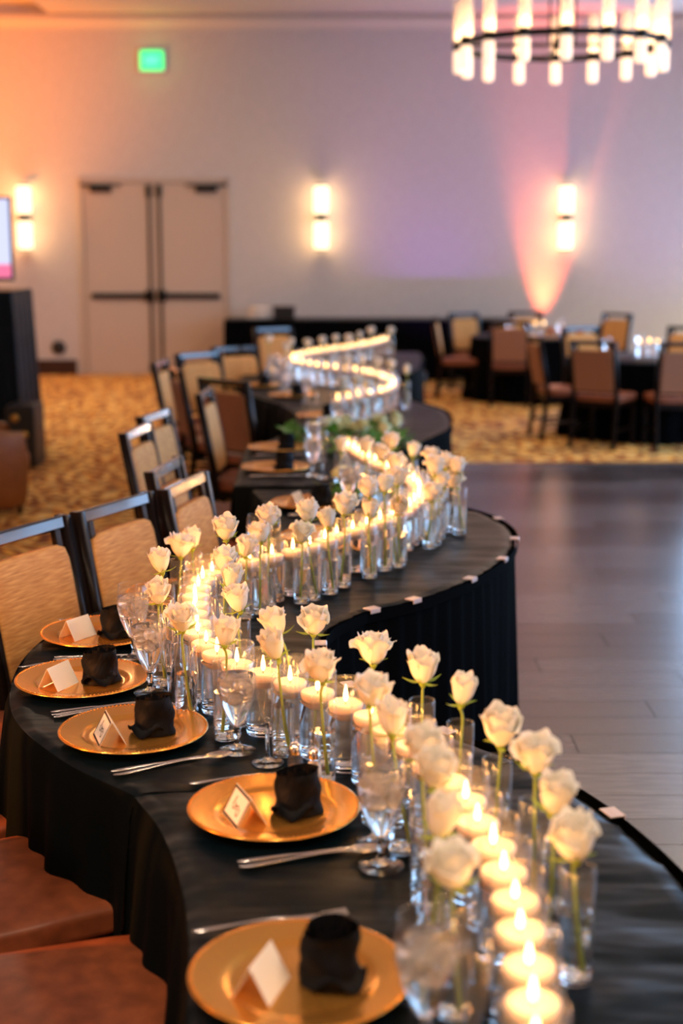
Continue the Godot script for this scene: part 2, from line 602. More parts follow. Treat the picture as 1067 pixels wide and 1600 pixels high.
func build_door() -> void:
	var d := Node3D.new()
	d.name = "door_1"
	d.set_meta("kind", "structure")
	add_child(d)
	d.position = P(-2.637, 0, ROOM_FAR)
	var w := 2.02
	var h := 2.7
	var st := begin()
	box(Vector3(0.055, h + 0.05, 0.06), Vector3(-w / 2.0 - 0.02, (h + 0.05) / 2.0, 0.03), 0.006, st)
	box(Vector3(0.055, h + 0.05, 0.06), Vector3(w / 2.0 + 0.02, (h + 0.05) / 2.0, 0.03), 0.006, st)
	box(Vector3(w + 0.1, 0.055, 0.06), Vector3(0, h + 0.025, 0.03), 0.006, st)
	part(d, "door_frame", done(st), M.door_paint)
	for s in [-1, 1]:
		var leaf := part(d, "door_leaf", block(Vector3(0.985, 2.68, 0.045), Vector3(s * 0.4975, 1.345, 0.015), 0.004), M.door_paint)
		var rod := begin()
		box(Vector3(0.045, 2.5, 0.02), Vector3(s * 0.075, 1.36, 0.047), 0.004, rod)
		part(leaf, "vertical_rod", done(rod), M.door_metal)
		var cap := begin()
		box(Vector3(0.075, 0.16, 0.04), Vector3(s * 0.075, 2.58, 0.055), 0.006, cap)
		box(Vector3(0.075, 0.14, 0.04), Vector3(s * 0.075, 0.1, 0.055), 0.006, cap)
		part(leaf, "latch_case", done(cap), M.black_metal)
		var bar := begin()
		box(Vector3(0.82, 0.075, 0.055), Vector3(s * 0.5, 1.12, 0.075), 0.01, bar)
		box(Vector3(0.12, 0.16, 0.07), Vector3(s * 0.085, 1.12, 0.075), 0.012, bar)
		part(leaf, "panic_bar", done(bar), M.black_metal)
		var cl := begin()
		box(Vector3(0.3, 0.08, 0.07), Vector3(s * 0.74, 2.6, 0.08), 0.01, cl)
		box(Vector3(0.42, 0.02, 0.03), Vector3(s * 0.66, 2.655, 0.1), 0.004, cl)
		box(Vector3(0.2, 0.03, 0.03), Vector3(s * 0.93, 2.655, 0.07), 0.004, cl)
		part(leaf, "door_closer", done(cl), M.black_metal)

func build_dance_floor() -> void:
	var t := Node3D.new()
	t.name = "floor_dance"
	t.set_meta("kind", "structure")
	t.set_meta("label", "dark grey wooden plank dance floor")
	add_child(t)
	var lens := [1.46, 1.46, 1.46, 1.46]
	var meshes := {}
	var r := 0
	var z := 1.9
	while z < 11.8:
		var x: float = -0.6 - 1.46 * [0.0, 0.45, 0.75, 0.2, 0.6][r % 5]
		for k in 5:
			var x0 := maxf(x, -0.6)
			var x1 := minf(x + 1.46, 5.24)
			x += 1.46
			if x1 - x0 < 0.1:
				continue
			var key := "%.2f" % (x1 - x0)
			if not meshes.has(key):
				meshes[key] = block(Vector3(x1 - x0 - 0.0015, 0.014, 0.1985), Vector3.ZERO, 0.0012)
			var tone := (r * 7 + k * 3 + (r * k) % 3) % 4
			part(t, "plank", meshes[key], M["plank%d" % tone], P((x0 + x1) / 2.0, 0.008, z + 0.1))
		z += 0.2
		r += 1
	part(t, "edge_trim", block(Vector3(5.6, 0.014, 0.07), P(2.2, 0.007, z + 0.036), 0.005), M.brass)

# ------------------------------------------------------------------ fittings
func build_fittings() -> void:
	# sconces
	var names := ["two-tier white glass wall sconce left of the double doors", "two-tier white glass wall sconce right of the double doors", "two-tier white glass wall sconce in the rosy light beam"]
	for k in 3:
		var t := thing("wall_sconce", names[k], "sconce", P([-4.45, -0.285, 3.149][k], 2.21, ROOM_FAR), 0.0, "wall sconces")
		part(t, "back_plate", block(Vector3(0.12, 0.7, 0.03), Vector3(0, 0, 0.015), 0.005), M.black_metal)
		part(t, "bracket", block(Vector3(0.13, 0.1, 0.2), Vector3(0, 0, 0.12), 0.006), M.black_metal)
		for s in [-1, 1]:
			var g: Array = [Vector2(0, -0.19), Vector2(0.07, -0.19), Vector2(0.09, -0.184), Vector2(0.1, -0.165), Vector2(0.1, 0.165), Vector2(0.09, 0.184), Vector2(0.07, 0.19), Vector2(0, 0.19)]
			part(t, "glass_shade", turned(g, 24), M.sconce_glass, Vector3(0, s * 0.242, 0.125))
			omni(t, Vector3(0, s * 0.242, 0.125), Color(1.0, 0.8, 0.55), SCONCE, 0.09)
			part(t, "end_cap", turned([Vector2(0, 0.0), Vector2(0.09, 0.0), Vector2(0.09, 0.0), Vector2(0.085, s * 0.016), Vector2(0, s * 0.018)] if s > 0 else [Vector2(0, -0.018), Vector2(0.085, -0.016), Vector2(0.09, 0), Vector2(0.09, 0), Vector2(0, 0)], 24), M.black_metal, Vector3(0, s * 0.438, 0.125))
	# exit sign
	var e := thing("exit_sign", "glowing green exit sign high above the double doors", "exit sign", P(-2.618, 4.334, ROOM_FAR - 0.04))
	part(e, "housing", block(Vector3(0.36, 0.3, 0.05), Vector3.ZERO, 0.012), M.linen_white)
	part(e, "face", block(Vector3(0.33, 0.27, 0.012), Vector3(0, 0, 0.026), 0.004), M.exit_green)
	var tm := TextMesh.new()
	var font := SystemFont.new()
	font.font_names = PackedStringArray(["Droid Sans"])
	tm.font = font
	tm.text = "EXIT"
	tm.font_size = 32
	tm.pixel_size = 0.0034
	tm.depth = 0.004
	part(e, "lettering", tm, M.exit_letter, Vector3(0, 0, 0.034))
	omni(e, Vector3(0, 0, 0.12), Color(0.3, 1.0, 0.6), 0.03, 0.1)
	# door stop disc
	var ds := thing("wall_disc", "small round black disc low on the wall beside the doors", "door stop", P(-4.056, 0.386, ROOM_FAR))
	part(ds, "plate", turned([Vector2(0, 0), Vector2(0.1, 0), Vector2(0.1, 0), Vector2(0.1, 0.03), Vector2(0.085, 0.045), Vector2(0, 0.05)], 24), M.black_plastic, Vector3.ZERO, Basis(Vector3.RIGHT, PI / 2.0))
	part(ds, "button", turned([Vector2(0, 0.045), Vector2(0.03, 0.045), Vector2(0.03, 0.07), Vector2(0, 0.075)], 16), M.door_metal, Vector3.ZERO, Basis(Vector3.RIGHT, PI / 2.0))
	build_chandelier()
	stage_light(P(-3.1, 0, 2.0), P(-0.9, 0.6, 3.4))
	# uplights standing on the carpet by the wall
	uplight("small black floor uplight washing the left wall amber", P(-6.9, 0, 17.2), P(-6.0, 4.3, 20.5), Color(1.0, 0.54, 0.17), AMBER, 40.0, 1.0, M.amber_lens, 0.3)
	uplight("small black floor uplight throwing the rosy beam up the wall", P(2.84, 0, 20.22), P(2.98, 4.2, 20.56), Color(1.0, 0.43, 0.27), ROSE, 19.0, 0.95, M.rose_lens)
	uplight("small black floor uplight washing violet left of the rosy beam", P(1.0, 0, 18.3), P(1.5, 3.2, 20.5), Color(0.62, 0.36, 1.0), VIOLET * 0.9, 40.0, 1.0, M.violet_lens)
	uplight("small black floor uplight washing violet by the right corner", P(4.6, 0, 17.6), P(4.5, 3.9, 20.5), Color(0.6, 0.38, 1.0), VIOLET, 42.0, 1.0, M.violet_lens)

# an amber spot on a tripod, out of the frame on the left: the light on the near chairs and their seats
func stage_light(at: Vector3, to: Vector3) -> void:
	var t := thing("stage_light", "black amber stage light on a tripod left of the camera", "stage light", at)
	part(t, "pole", done(tube([Vector3(0, 0.3, 0), Vector3(0, 1.75, 0)], [0.016], 10)), M.black_metal)
	for k in 3:
		var a := TAU * k / 3.0
		part(t, "leg", done(tube([Vector3(0, 0.65, 0), Vector3(cos(a) * 0.45, 0.0, sin(a) * 0.45)], [0.011], 8)), M.black_metal)
	var head := Vector3(0, 1.82, 0)
	var d := (to - at - head).normalized()
	var side := d.cross(Vector3.UP).normalized()
	var b := Basis(side.cross(d).normalized() * -1.0, d, side)
	part(t, "can", turned([Vector2(0, -0.14), Vector2(0.08, -0.13), Vector2(0.1, -0.08), Vector2(0.105, 0.07), Vector2(0.095, 0.07), Vector2(0.09, 0.02)], 20), M.black_metal, head, b)
	part(t, "lens", turned([Vector2(0, 0.045), Vector2(0.09, 0.035), Vector2(0.09, 0.035), Vector2(0.09, 0.02), Vector2(0, 0.02)], 20), M.amber_lens, head, b)
	spot(t, head + d * 0.09, to - at, Color(1.0, 0.58, 0.24), SIDE_AMBER, 38.0, 1.0, 0.1)

func uplight(label: String, at: Vector3, to: Vector3, colour: Color, energy: float, angle: float, blend: float, lens: Material, size := 0.04) -> void:
	var t := thing("floor_uplight", label, "uplight", at, 0.0, "floor uplights")
	var d := (to - (at + Vector3(0, 0.16, 0))).normalized()
	var side := d.cross(Vector3.RIGHT).normalized()
	var b := Basis(side.cross(d).normalized() * -1.0, d, side)
	part(t, "can", turned([Vector2(0, -0.1), Vector2(0.07, -0.1), Vector2(0.09, -0.07), Vector2(0.095, 0.06), Vector2(0.085, 0.06), Vector2(0.08, 0.02)], 20), M.black_metal, Vector3(0, 0.16, 0), b)
	part(t, "lens", turned([Vector2(0, 0.035), Vector2(0.08, 0.03), Vector2(0.08, 0.03), Vector2(0.08, 0.02), Vector2(0, 0.02)], 20), lens, Vector3(0, 0.16, 0), b)
	var st := begin()
	box(Vector3(0.26, 0.015, 0.16), Vector3(0, 0.0075, 0), 0.003, st)
	for s in [-1, 1]:
		box(Vector3(0.015, 0.18, 0.03), Vector3(s * 0.115, 0.09, 0), 0.003, st)
	part(t, "yoke", done(st), M.black_metal)
	spot(t, Vector3(0, 0.16, 0) + d * 0.08, to - at, colour, energy, angle, blend, size)

func build_chandelier() -> void:
	var t := thing("chandelier", "black iron ring chandelier with frosted glass cylinders hanging over the room", "chandelier", P(1.773, 3.42, 12.0))
	var R := 0.82
	var ring := begin()
	lathe([Vector2(R - 0.012, -0.035), Vector2(R + 0.012, -0.035), Vector2(R + 0.012, -0.035), Vector2(R + 0.012, 0.015), Vector2(R + 0.012, 0.015), Vector2(R - 0.012, 0.015), Vector2(R - 0.012, 0.015), Vector2(R - 0.012, -0.035)], 64, ring)
	part(t, "ring", done(ring), M.black_metal)
	for k in 2:
		part(t, "spoke", block(Vector3(2.0 * R, 0.025, 0.03), Vector3.ZERO, 0.004), M.black_metal, Vector3(0, -0.005, 0), Basis(Vector3.UP, PI / 2.0 * k))
	part(t, "hub", turned([Vector2(0, -0.05), Vector2(0.06, -0.04), Vector2(0.07, 0.0), Vector2(0.05, 0.05), Vector2(0, 0.06)], 20), M.black_metal)
	for k in 3:
		var a := TAU * k / 3.0 + 0.5
		part(t, "hanging_rod", done(tube([Vector3(cos(a) * 0.12, 0, sin(a) * 0.12), Vector3(cos(a) * 0.12, 1.5, sin(a) * 0.12)], [0.009], 8)), M.black_metal)
	part(t, "ceiling_rose", turned([Vector2(0, 1.46), Vector2(0.2, 1.47), Vector2(0.2, 1.5), Vector2(0, 1.51)], 24), M.black_metal)
	var up := turned([Vector2(0.038, 0.02), Vector2(0.046, 0.03), Vector2(0.046, 0.34), Vector2(0.043, 0.34), Vector2(0.043, 0.03), Vector2(0.0, 0.022)], 16)
	var down := turned([Vector2(0.0, -0.22), Vector2(0.035, -0.218), Vector2(0.046, -0.2), Vector2(0.046, -0.05), Vector2(0.036, -0.04), Vector2(0, -0.04)], 16)
	var bulb := turned([Vector2(0, 0.035), Vector2(0.02, 0.045), Vector2(0.026, 0.075), Vector2(0.02, 0.11), Vector2(0, 0.125)], 12)
	for k in 16:
		var a := TAU * (k + 0.25) / 16.0
		var at := Vector3(cos(a) * R, 0, sin(a) * R)
		var cup := part(t, "lamp_socket", turned([Vector2(0, -0.045), Vector2(0.04, -0.04), Vector2(0.05, -0.03), Vector2(0.05, 0.02), Vector2(0.042, 0.03), Vector2(0, 0.03)], 16), M.black_metal, at)
		part(cup, "upper_glass", up, M.clear_shade)
		part(cup, "bulb", bulb, M.chandelier_bulb)
		part(cup, "lower_glass", down, M.chandelier_glass)
		omni(t, at + Vector3(0, 0.08, 0), Color(1.0, 0.8, 0.58), CHANDELIER, 0.03)
		if k % 2 == 0:
			omni(t, at + Vector3(0, -0.13, 0), Color(1.0, 0.8, 0.58), CHANDELIER, 0.04)

# ------------------------------------------------------------------ chairs
func chair_meshes() -> void:
	if K.has("chair_leg"):
		return
	K.chair_leg = block(Vector3(0.036, 0.44, 0.036), Vector3(0, 0.22, 0), 0.005)
	# rear leg and stile in one sweep: floor, seat, raked back
	var st := begin()
	var line := [Vector3(-0.27, 0, 0), Vector3(-0.215, 0.44, 0), Vector3(-0.225, 0.56, 0), Vector3(-0.305, 0.985, 0)]
	for i in 3:
		var a: Vector3 = line[i]
		var b: Vector3 = line[i + 1]
		for s in [-1, 1]:
			poly(st, [a + Vector3(-0.019, 0, s * 0.017), a + Vector3(0.019, 0, s * 0.017), b + Vector3(0.019, 0, s * 0.017), b + Vector3(-0.019, 0, s * 0.017)], Vector3(0, 0, s))
			poly(st, [a + Vector3(s * 0.019, 0, -0.017), a + Vector3(s * 0.019, 0, 0.017), b + Vector3(s * 0.019, 0, 0.017), b + Vector3(s * 0.019, 0, -0.017)], Vector3(s, 0, 0))
	poly(st, [line[3] + Vector3(-0.019, 0, -0.017), line[3] + Vector3(0.019, 0, -0.017), line[3] + Vector3(0.019, 0, 0.017), line[3] + Vector3(-0.019, 0, 0.017)], Vector3.UP)
	K.chair_stile = done(st)
	st = begin()
	for s in [-1, 1]:
		box(Vector3(0.42, 0.06, 0.025), Vector3(0.0, 0.405, s * 0.195), 0.004, st)
	box(Vector3(0.025, 0.06, 0.38), Vector3(0.2, 0.405, 0), 0.004, st)
	box(Vector3(0.025, 0.06, 0.38), Vector3(-0.2, 0.405, 0), 0.004, st)
	K.chair_apron = done(st)
	K.chair_seat = cushion(Vector3(0.47, 0.075, 0.46), Vector3(0.02, 0.457, 0), 7.0, 0.25, 10)
	K.chair_stretcher = block(Vector3(0.42, 0.025, 0.02), Vector3(-0.02, 0.17, 0), 0.004)
	K.chair_rail = block(Vector3(0.03, 0.042, 0.42), Vector3.ZERO, 0.006)
	K.chair_panel = cushion(Vector3(0.035, 0.385, 0.375), Vector3.ZERO, 9.0, 0.0, 8)
	K.chair_rear = block(Vector3(0.012, 0.38, 0.375), Vector3.ZERO, 0.004)
	K.chair_spacer = block(Vector3(0.02, 0.06, 0.03), Vector3.ZERO, 0.003)

func chair(label: String, x: float, z: float, facing: float, group: String) -> Node3D:
	chair_meshes()
	var t := thing("banquet_chair", label, "chair", P(x, 0, z), deg_to_rad(facing), group)
	for s in [-1, 1]:
		part(t, "leg", K.chair_leg, M.dark_wood, Vector3(0.2, 0, s * 0.2))
		part(t, "rear_leg", K.chair_stile, M.dark_wood, Vector3(0, 0, s * 0.21))
		part(t, "stretcher", K.chair_stretcher, M.dark_wood, Vector3(0, 0, s * 0.2))
	part(t, "apron", K.chair_apron, M.dark_wood)
	part(t, "seat", K.chair_seat, M.brown_leather)
	var rake := Basis(Vector3.BACK, 0.186)
	part(t, "backrest", K.chair_panel, M.woven_tan, Vector3(-0.25, 0.715, 0), rake)
	part(t, "back_panel", K.chair_rear, M.brown_back, Vector3(-0.278, 0.71, 0), rake)
	part(t, "top_rail", K.chair_rail, M.rail_lacquer, Vector3(-0.301, 0.965, 0), rake)
	part(t, "lower_rail", K.chair_rail, M.dark_wood, Vector3(-0.228, 0.53, 0), rake)
	for s in [-1, 1]:
		part(t, "spacer", K.chair_spacer, M.dark_wood, Vector3(-0.292, 0.92, s * 0.16), rake)
	return t

func build_chairs() -> void:
	var g := "chairs along the serpentine table"
	var near := [
		["brown leather chair seat at the bottom left, nearest the camera", -0.53, 2.33, 19.0],
		["brown leather chair seat second from the bottom left, lit orange", -0.68, 2.86, 30.0],
		["brown leather chair seat third up at the left edge", -1.03, 3.28, 22.0],
		["brown leather chair at the left edge behind the hanging cloth", -1.13, 3.74, 4.0],
		["tan woven chair back at the left edge behind the farthest near charger", -0.70, 4.09, -26.0],
		["second tan woven chair back, right of the one at the left edge", -0.48, 4.53, -24.0],
		["chair with white-gleaming top rail just above the cluster of roses", -0.275, 5.02, -13.0],
		["narrowly seen chair between two gleaming top rails beside the table", -0.39, 5.44, -8.0],
		["pale woven chair turned side-on alone against the carpet", -0.66, 6.56, -8.0],
		["chair half hidden behind the pale side-on chair on the carpet", -0.66, 7.17, -12.0],
		["slim tan chair back at the corner of the square black table", -0.5, 8.3, -4.0],
		["chair showing its dark brown back beside the far table curve", -0.55, 9.28, 48.0],
		["chair at far left of the table, tan back against the doors", -1.04, 10.5, -6.0],
		["dark-backed chair squeezed between the far left chairs", -0.86, 9.95, 16.0],
		["tan chair standing before the right door leaf", -0.93, 11.13, -46.0],
		["tan chair nearest the long black table on the left side", -0.74, 11.8, -58.0],
		["chair top rising behind the farthest candle curve", -0.56, 14.6, -60.0],
	]
	for c in near:
		chair(c[0], c[1], c[2], c[3], g)
	var round_a := [
		["brown chair at the left of the far round table, facing right", 1.42, 17.2, -8.0],
		["tan chair behind the far round table, facing the camera on its left", 1.7, 18.05, -62.0],
		["brown chair with its back to the camera at the far round table", 1.95, 16.5, 82.0],
		["chair directly behind the far round table by the rosy light", 2.4, 18.35, -88.0],
		["tan chair behind the far round table on its right", 3.28, 17.95, -136.0],
	]
	for c in round_a:
		chair(c[0], c[1], c[2], c[3], "chairs at the far round table")
	var round_b := [
		["chair seen side-on at the left of the near round table", 2.13, 13.65, 8.0],
		["reddish brown chair back at the near round table, left of two", 2.42, 13.05, 56.0],
		["brown chair back at the right edge of the frame", 3.02, 12.92, 92.0],
		["grey-lit chair behind the near round table, facing the camera", 2.62, 14.8, -70.0],
		["dark chair behind the near round table at the right edge", 3.5, 14.85, -122.0],
	]
	for c in round_b:
		chair(c[0], c[1], c[2], c[3], "chairs at the near round table")

# ------------------------------------------------------------------ tables and linen
func table_sections() -> Array:
	var v := func(a: Array) -> Array:
		var o := []
		for p in a:
			o.append(Vector2(p[0], p[1]))
		return o
	return [
		{"l": v.call([[-0.24, 1.1], [-0.22, 1.5], [-0.22, 1.85], [-0.26, 2.2], [-0.33, 2.48], [-0.41, 2.67]]), "r": v.call([[0.46, 1.1], [0.56, 1.5], [0.6, 1.85], [0.585, 2.25], [0.5, 2.6], [0.38, 2.86]]), "label": "nearest section of the serpentine table in black cloth"},
		{"l": v.call([[-0.41, 2.67], [-0.6, 2.88], [-0.77, 3.18], [-0.84, 3.58], [-0.8, 3.95], [-0.66, 4.25]]), "r": v.call([[0.38, 2.86], [0.17, 3.1], [0.02, 3.35], [-0.06, 3.65], [-0.05, 3.9], [0.06, 4.12]]), "label": "left-bulging black serpentine table section with three gold chargers"},
		{"l": v.call([[-0.66, 4.25], [-0.46, 4.45], [-0.33, 4.72], [-0.26, 5.1], [-0.25, 5.5], [-0.32, 5.9], [-0.4, 6.27]]), "r": v.call([[0.06, 4.12], [0.24, 4.29], [0.43, 4.57], [0.58, 4.93], [0.645, 5.32], [0.59, 5.66], [0.45, 5.92], [0.34, 6.27]]), "label": "right-bulging black table section with pleated skirt by the dance floor"},
		{"l": v.call([[-0.49, 6.36], [-0.5, 6.8], [-0.51, 7.2], [-0.515, 7.62]]), "r": v.call([[0.33, 6.36], [0.26, 6.8], [0.26, 7.2], [0.33, 7.62]]), "label": "square-cornered black table section holding two gold chargers"},
		{"l": v.call([[-0.48, 7.66], [-0.34, 8.2], [-0.28, 8.8], [-0.32, 9.3], [-0.42, 9.75]]), "r": v.call([[0.35, 7.66], [0.5, 8.05], [0.64, 8.5], [0.685, 9.1], [0.66, 9.5], [0.52, 9.95]]), "label": "black table section curving right behind the green garland"},
		{"l": v.call([[-0.42, 9.75], [-0.6, 10.2], [-0.76, 10.75], [-0.84, 11.4], [-0.82, 12.0]]), "r": v.call([[0.52, 9.95], [0.28, 10.45], [0.1, 10.9], [0.0, 11.4], [0.03, 11.85]]), "label": "far black table section curving left toward the doors"},
		{"l": v.call([[-0.82, 12.0], [-0.66, 12.6], [-0.42, 13.1], [-0.2, 13.7], [-0.05, 14.6]]), "r": v.call([[0.03, 11.85], [0.3, 11.95], [0.55, 12.2], [0.68, 12.7], [0.74, 13.4], [0.8, 14.1], [0.8, 14.7]]), "label": "farthest black table section before the long wall table"},
	]

func outward(line: PackedVector2Array, i: int, sign_: float) -> Vector2:
	var d := (line[mini(i + 1, line.size() - 1)] - line[maxi(i - 1, 0)]).normalized()
	return Vector2(d.y, -d.x) * sign_   # +1: to the right of the way

func build_tables() -> void:
	var n := 0
	for s in table_sections():
		var L := resample(spline(s.l), 0.0, 61)
		var R := resample(spline(s.r), 0.0, 61)
		var t := thing("serpentine_table", s.label, "table", Vector3.ZERO, 0.0, "sections of the serpentine table")
		var top := TOP + 0.0015 * (n % 2)
		var nz := FastNoiseLite.new()
		nz.seed = 300 + n
		nz.frequency = 3.0
		# linen top: a slightly rumpled sheet that rolls over both edges
		var f := func(u: float, v: float) -> Vector3:
			var i := int(round(v * 60.0))
			var a := L[i]
			var b := R[i]
			var p := a.lerp(b, u)
			var e := minf(u, 1.0 - u) * a.distance_to(b)
			var drop := 0.0
			if e < 0.006:
				drop = 0.006
			var w := nz.get_noise_2d(p.x * 0.5, p.y * 2.0)
			var crease := 1.0 - absf(nz.get_noise_2d(p.x * 0.35 + p.y * 0.5 + 9.0, p.y * 1.5))
			return P(p.x, top - drop + 0.0016 * w + 0.006 * pow(crease, 5.0) - 0.0045, p.y)
		var us := [0.0, 0.004, 0.02]
		for k in range(1, 20):
			us.append(k / 20.0)
		us.append_array([0.98, 0.996, 1.0])
		var g := func(u: float, v: float) -> Vector3:
			return f.call(us[int(round(u * (us.size() - 1)))], v)
		part(t, "cloth_top", done(grid(us.size() - 1, 60, g)), M.black_linen)
		# table board under the cloth
		var board := begin()
		board.set_smooth_group(FLAT)
		for i in 60:
			poly(board, [P(L[i].x, top - 0.03, L[i].y), P(R[i].x, top - 0.03, R[i].y), P(R[i + 1].x, top - 0.03, R[i + 1].y), P(L[i + 1].x, top - 0.03, L[i + 1].y)], Vector3.DOWN)
		part(t, "table_board", done(board), M.baseboard_wood)
		# cloth hanging on the guests' side
		var hang := resample(L, 0.0, 121)
		var sn := FastNoiseLite.new()
		sn.seed = 500 + n
		sn.frequency = 1.0
		var drape := func(u: float, v: float) -> Vector3:
			var i := int(round(u * 120.0))
			var p := hang[i]
			var o := outward(hang, i, -1.0)
			var sdist := u * 2.0
			var deep: float = 0.31 + 0.05 * sn.get_noise_1d(sdist * 2.0 + n * 7.0)
			if n == 0:
				deep += 0.12 + 0.1 * smoothstep(0.75, 1.0, u)
			if n == 1:
				deep += 0.12 * (1.0 - smoothstep(0.0, 0.25, u))
			if n == 2:
				deep -= 0.06
			if n == 3:
				deep = 0.5
			var fold := 0.012 + 0.03 * (0.5 + 0.5 * sin(sdist * 15.0 + n * 2.0 + 1.5 * sin(sdist * 4.0))) + 0.012 * sin(sdist * 41.0 + n)
			if n == 0:
				fold += 0.05 * exp(-pow((u - 0.93) * 16.0, 2.0))
			var out := 0.005 + fold * pow(v, 0.8)
			var y := top - 0.005 - deep * v
			if v <= 0.0:
				out = 0.0
			return P(p.x + o.x * out, y, p.y + o.y * out)
		part(t, "hanging_cloth", done(grid(120, 9, drape)), M.drape_cloth)
		# pleated skirt on the open side, down to the floor
		var sk := resample(R, 0.011)
		var count := sk.size() - 1
		var pleat := func(u: float, v: float) -> Vector3:
			var i := int(round(u * count))
			var p := sk[i]
			var o := outward(sk, i, 1.0)
			var d := i * 0.011
			var ph := fposmod(d / 0.085, 1.0)
			var saw := minf(ph / 0.75, (1.0 - ph) / 0.25)
			var slow := 0.012 * sin(d * 9.0 + n) + 0.008 * sin(d * 23.0 + 2.0 * n)
			var out := 0.004 + 0.012 * saw * (0.5 + 0.5 * v) + (0.012 + slow) * v
			return P(p.x + o.x * out, top - 0.004 - (top - 0.02) * v, p.y + o.y * out)
		part(t, "pleated_skirt", done(grid(count, 5, pleat)), M.skirt_cloth)
		# velcro header of the skirt
		var head := func(u: float, v: float) -> Vector3:
			var i := int(round(u * count))
			var o := outward(sk, i, 1.0)
			return P(sk[i].x + o.x * 0.022, top - 0.002 - 0.035 * v, sk[i].y + o.y * 0.022)
		part(t, "skirt_header", done(grid(count, 1, head)), M.skirt_cloth)
		# ends of a section where they stand open
		for e in [0, 60]:
			if (e == 0 and n not in [0, 3]) or (e == 60 and n not in [6]):
				continue
			var a := L[e]
			var b := R[e]
			var dirz := -1.0 if e == 0 else 1.0
			var fend := func(u: float, v: float) -> Vector3:
				var p := a.lerp(b, u)
				var o := (0.004 + 0.02 * (0.5 + 0.5 * sin(u * 22.0))) * v
				return P(p.x, top - 0.004 - 0.5 * v, p.y + dirz * o)
			part(t, "end_cloth", done(grid(40, 6, fend)), M.drape_cloth)
		# clips that hold the skirt
		if n < 3:
			var clips: Array = [[0.5, 2.57, 0], [0.36, 2.873, 0], [0.61, 1.95, 0], [0.235, 3.04, 1], [0.012, 3.38, 1], [-0.06, 3.75, 1], [0.079, 4.14, 2], [0.209, 4.262, 2], [0.409, 4.535, 2], [0.55, 4.84, 2], [0.63, 5.18, 2], [0.615, 5.57, 2], [0.48, 5.88, 2]]
			if not K.has("clip"):
				var cs := begin()
				box(Vector3(0.046, 0.003, 0.014), Vector3(0, 0.002, 0.0), 0.001, cs)
				box(Vector3(0.046, 0.003, 0.02), Vector3(0, 0.002, 0.016), 0.001, cs)
				box(Vector3(0.04, 0.012, 0.003), Vector3(0, -0.004, 0.026), 0.001, cs)
				K.clip = done(cs)
			for c in clips:
				if c[2] != n:
					continue
				var best := 0
				for i in sk.size():
					if sk[i].distance_to(Vector2(c[0], c[1])) < sk[best].distance_to(Vector2(c[0], c[1])):
						best = i
				var o := outward(sk, best, 1.0)
				var zdir := Vector3(o.x, 0, -o.y)
				part(t, "skirt_clip", K.clip, M.clip_plastic, P(sk[best].x, top + 0.001, sk[best].y), Basis(Vector3.UP.cross(zdir).normalized(), Vector3.UP, zdir.normalized()))
		n += 1
	# the two round tables
	for k in 2:
		var at: Vector3 = [P(2.35, 0, 17.3), P(3.0, 0, 13.95)][k]
		var t := thing("round_table", ["round table in a floor-length black cloth before the rosy light", "round table in a floor-length black cloth at the right edge"][k], "table", at, 0.0, "round banquet tables")
		var r := 0.78
		part(t, "cloth_top", turned([Vector2(0, TOP), Vector2(r - 0.01, TOP), Vector2(r, TOP - 0.008)], 48), M.black_linen)
		var fall := func(u: float, v: float) -> Vector3:
			var a := -TAU * u
			var w := (0.5 + 0.5 * sin(a * 13.0)) * 0.07 + 0.02 * sin(a * 5.0)
			var rr := r + 0.003 + v * (0.05 + w)
			return Vector3(cos(a) * rr, TOP - 0.008 - (TOP - 0.02) * v, sin(a) * rr)
		part(t, "hanging_cloth", done(grid(120, 5, fall)), M.skirt_cloth)
	# the long table by the wall
	var lt := thing("long_table", "long black-draped table standing along the far wall", "table", P(0.55, 0, 19.85))
	part(lt, "cloth_top", block(Vector3(4.3, 0.02, 0.75), Vector3(0, 0.82, 0), 0.006), M.black_linen)
	for s in [-1, 1]:
		var lf := func(u: float, v: float) -> Vector3:
			return Vector3(lerpf(-2.15, 2.15, u) * s, 0.815 - 0.8 * v, s * (0.376 + (0.015 + 0.012 * sin(u * 150.0)) * v))
		part(lt, "hanging_cloth", done(grid(200, 3, lf)), M.skirt_cloth)
		var le := func(u: float, v: float) -> Vector3:
			return Vector3(s * (2.151 + (0.012 + 0.01 * sin(u * 26.0)) * v), 0.815 - 0.8 * v, lerpf(0.375, -0.375, u) * s)
		part(lt, "end_cloth", done(grid(40, 3, le)), M.skirt_cloth)

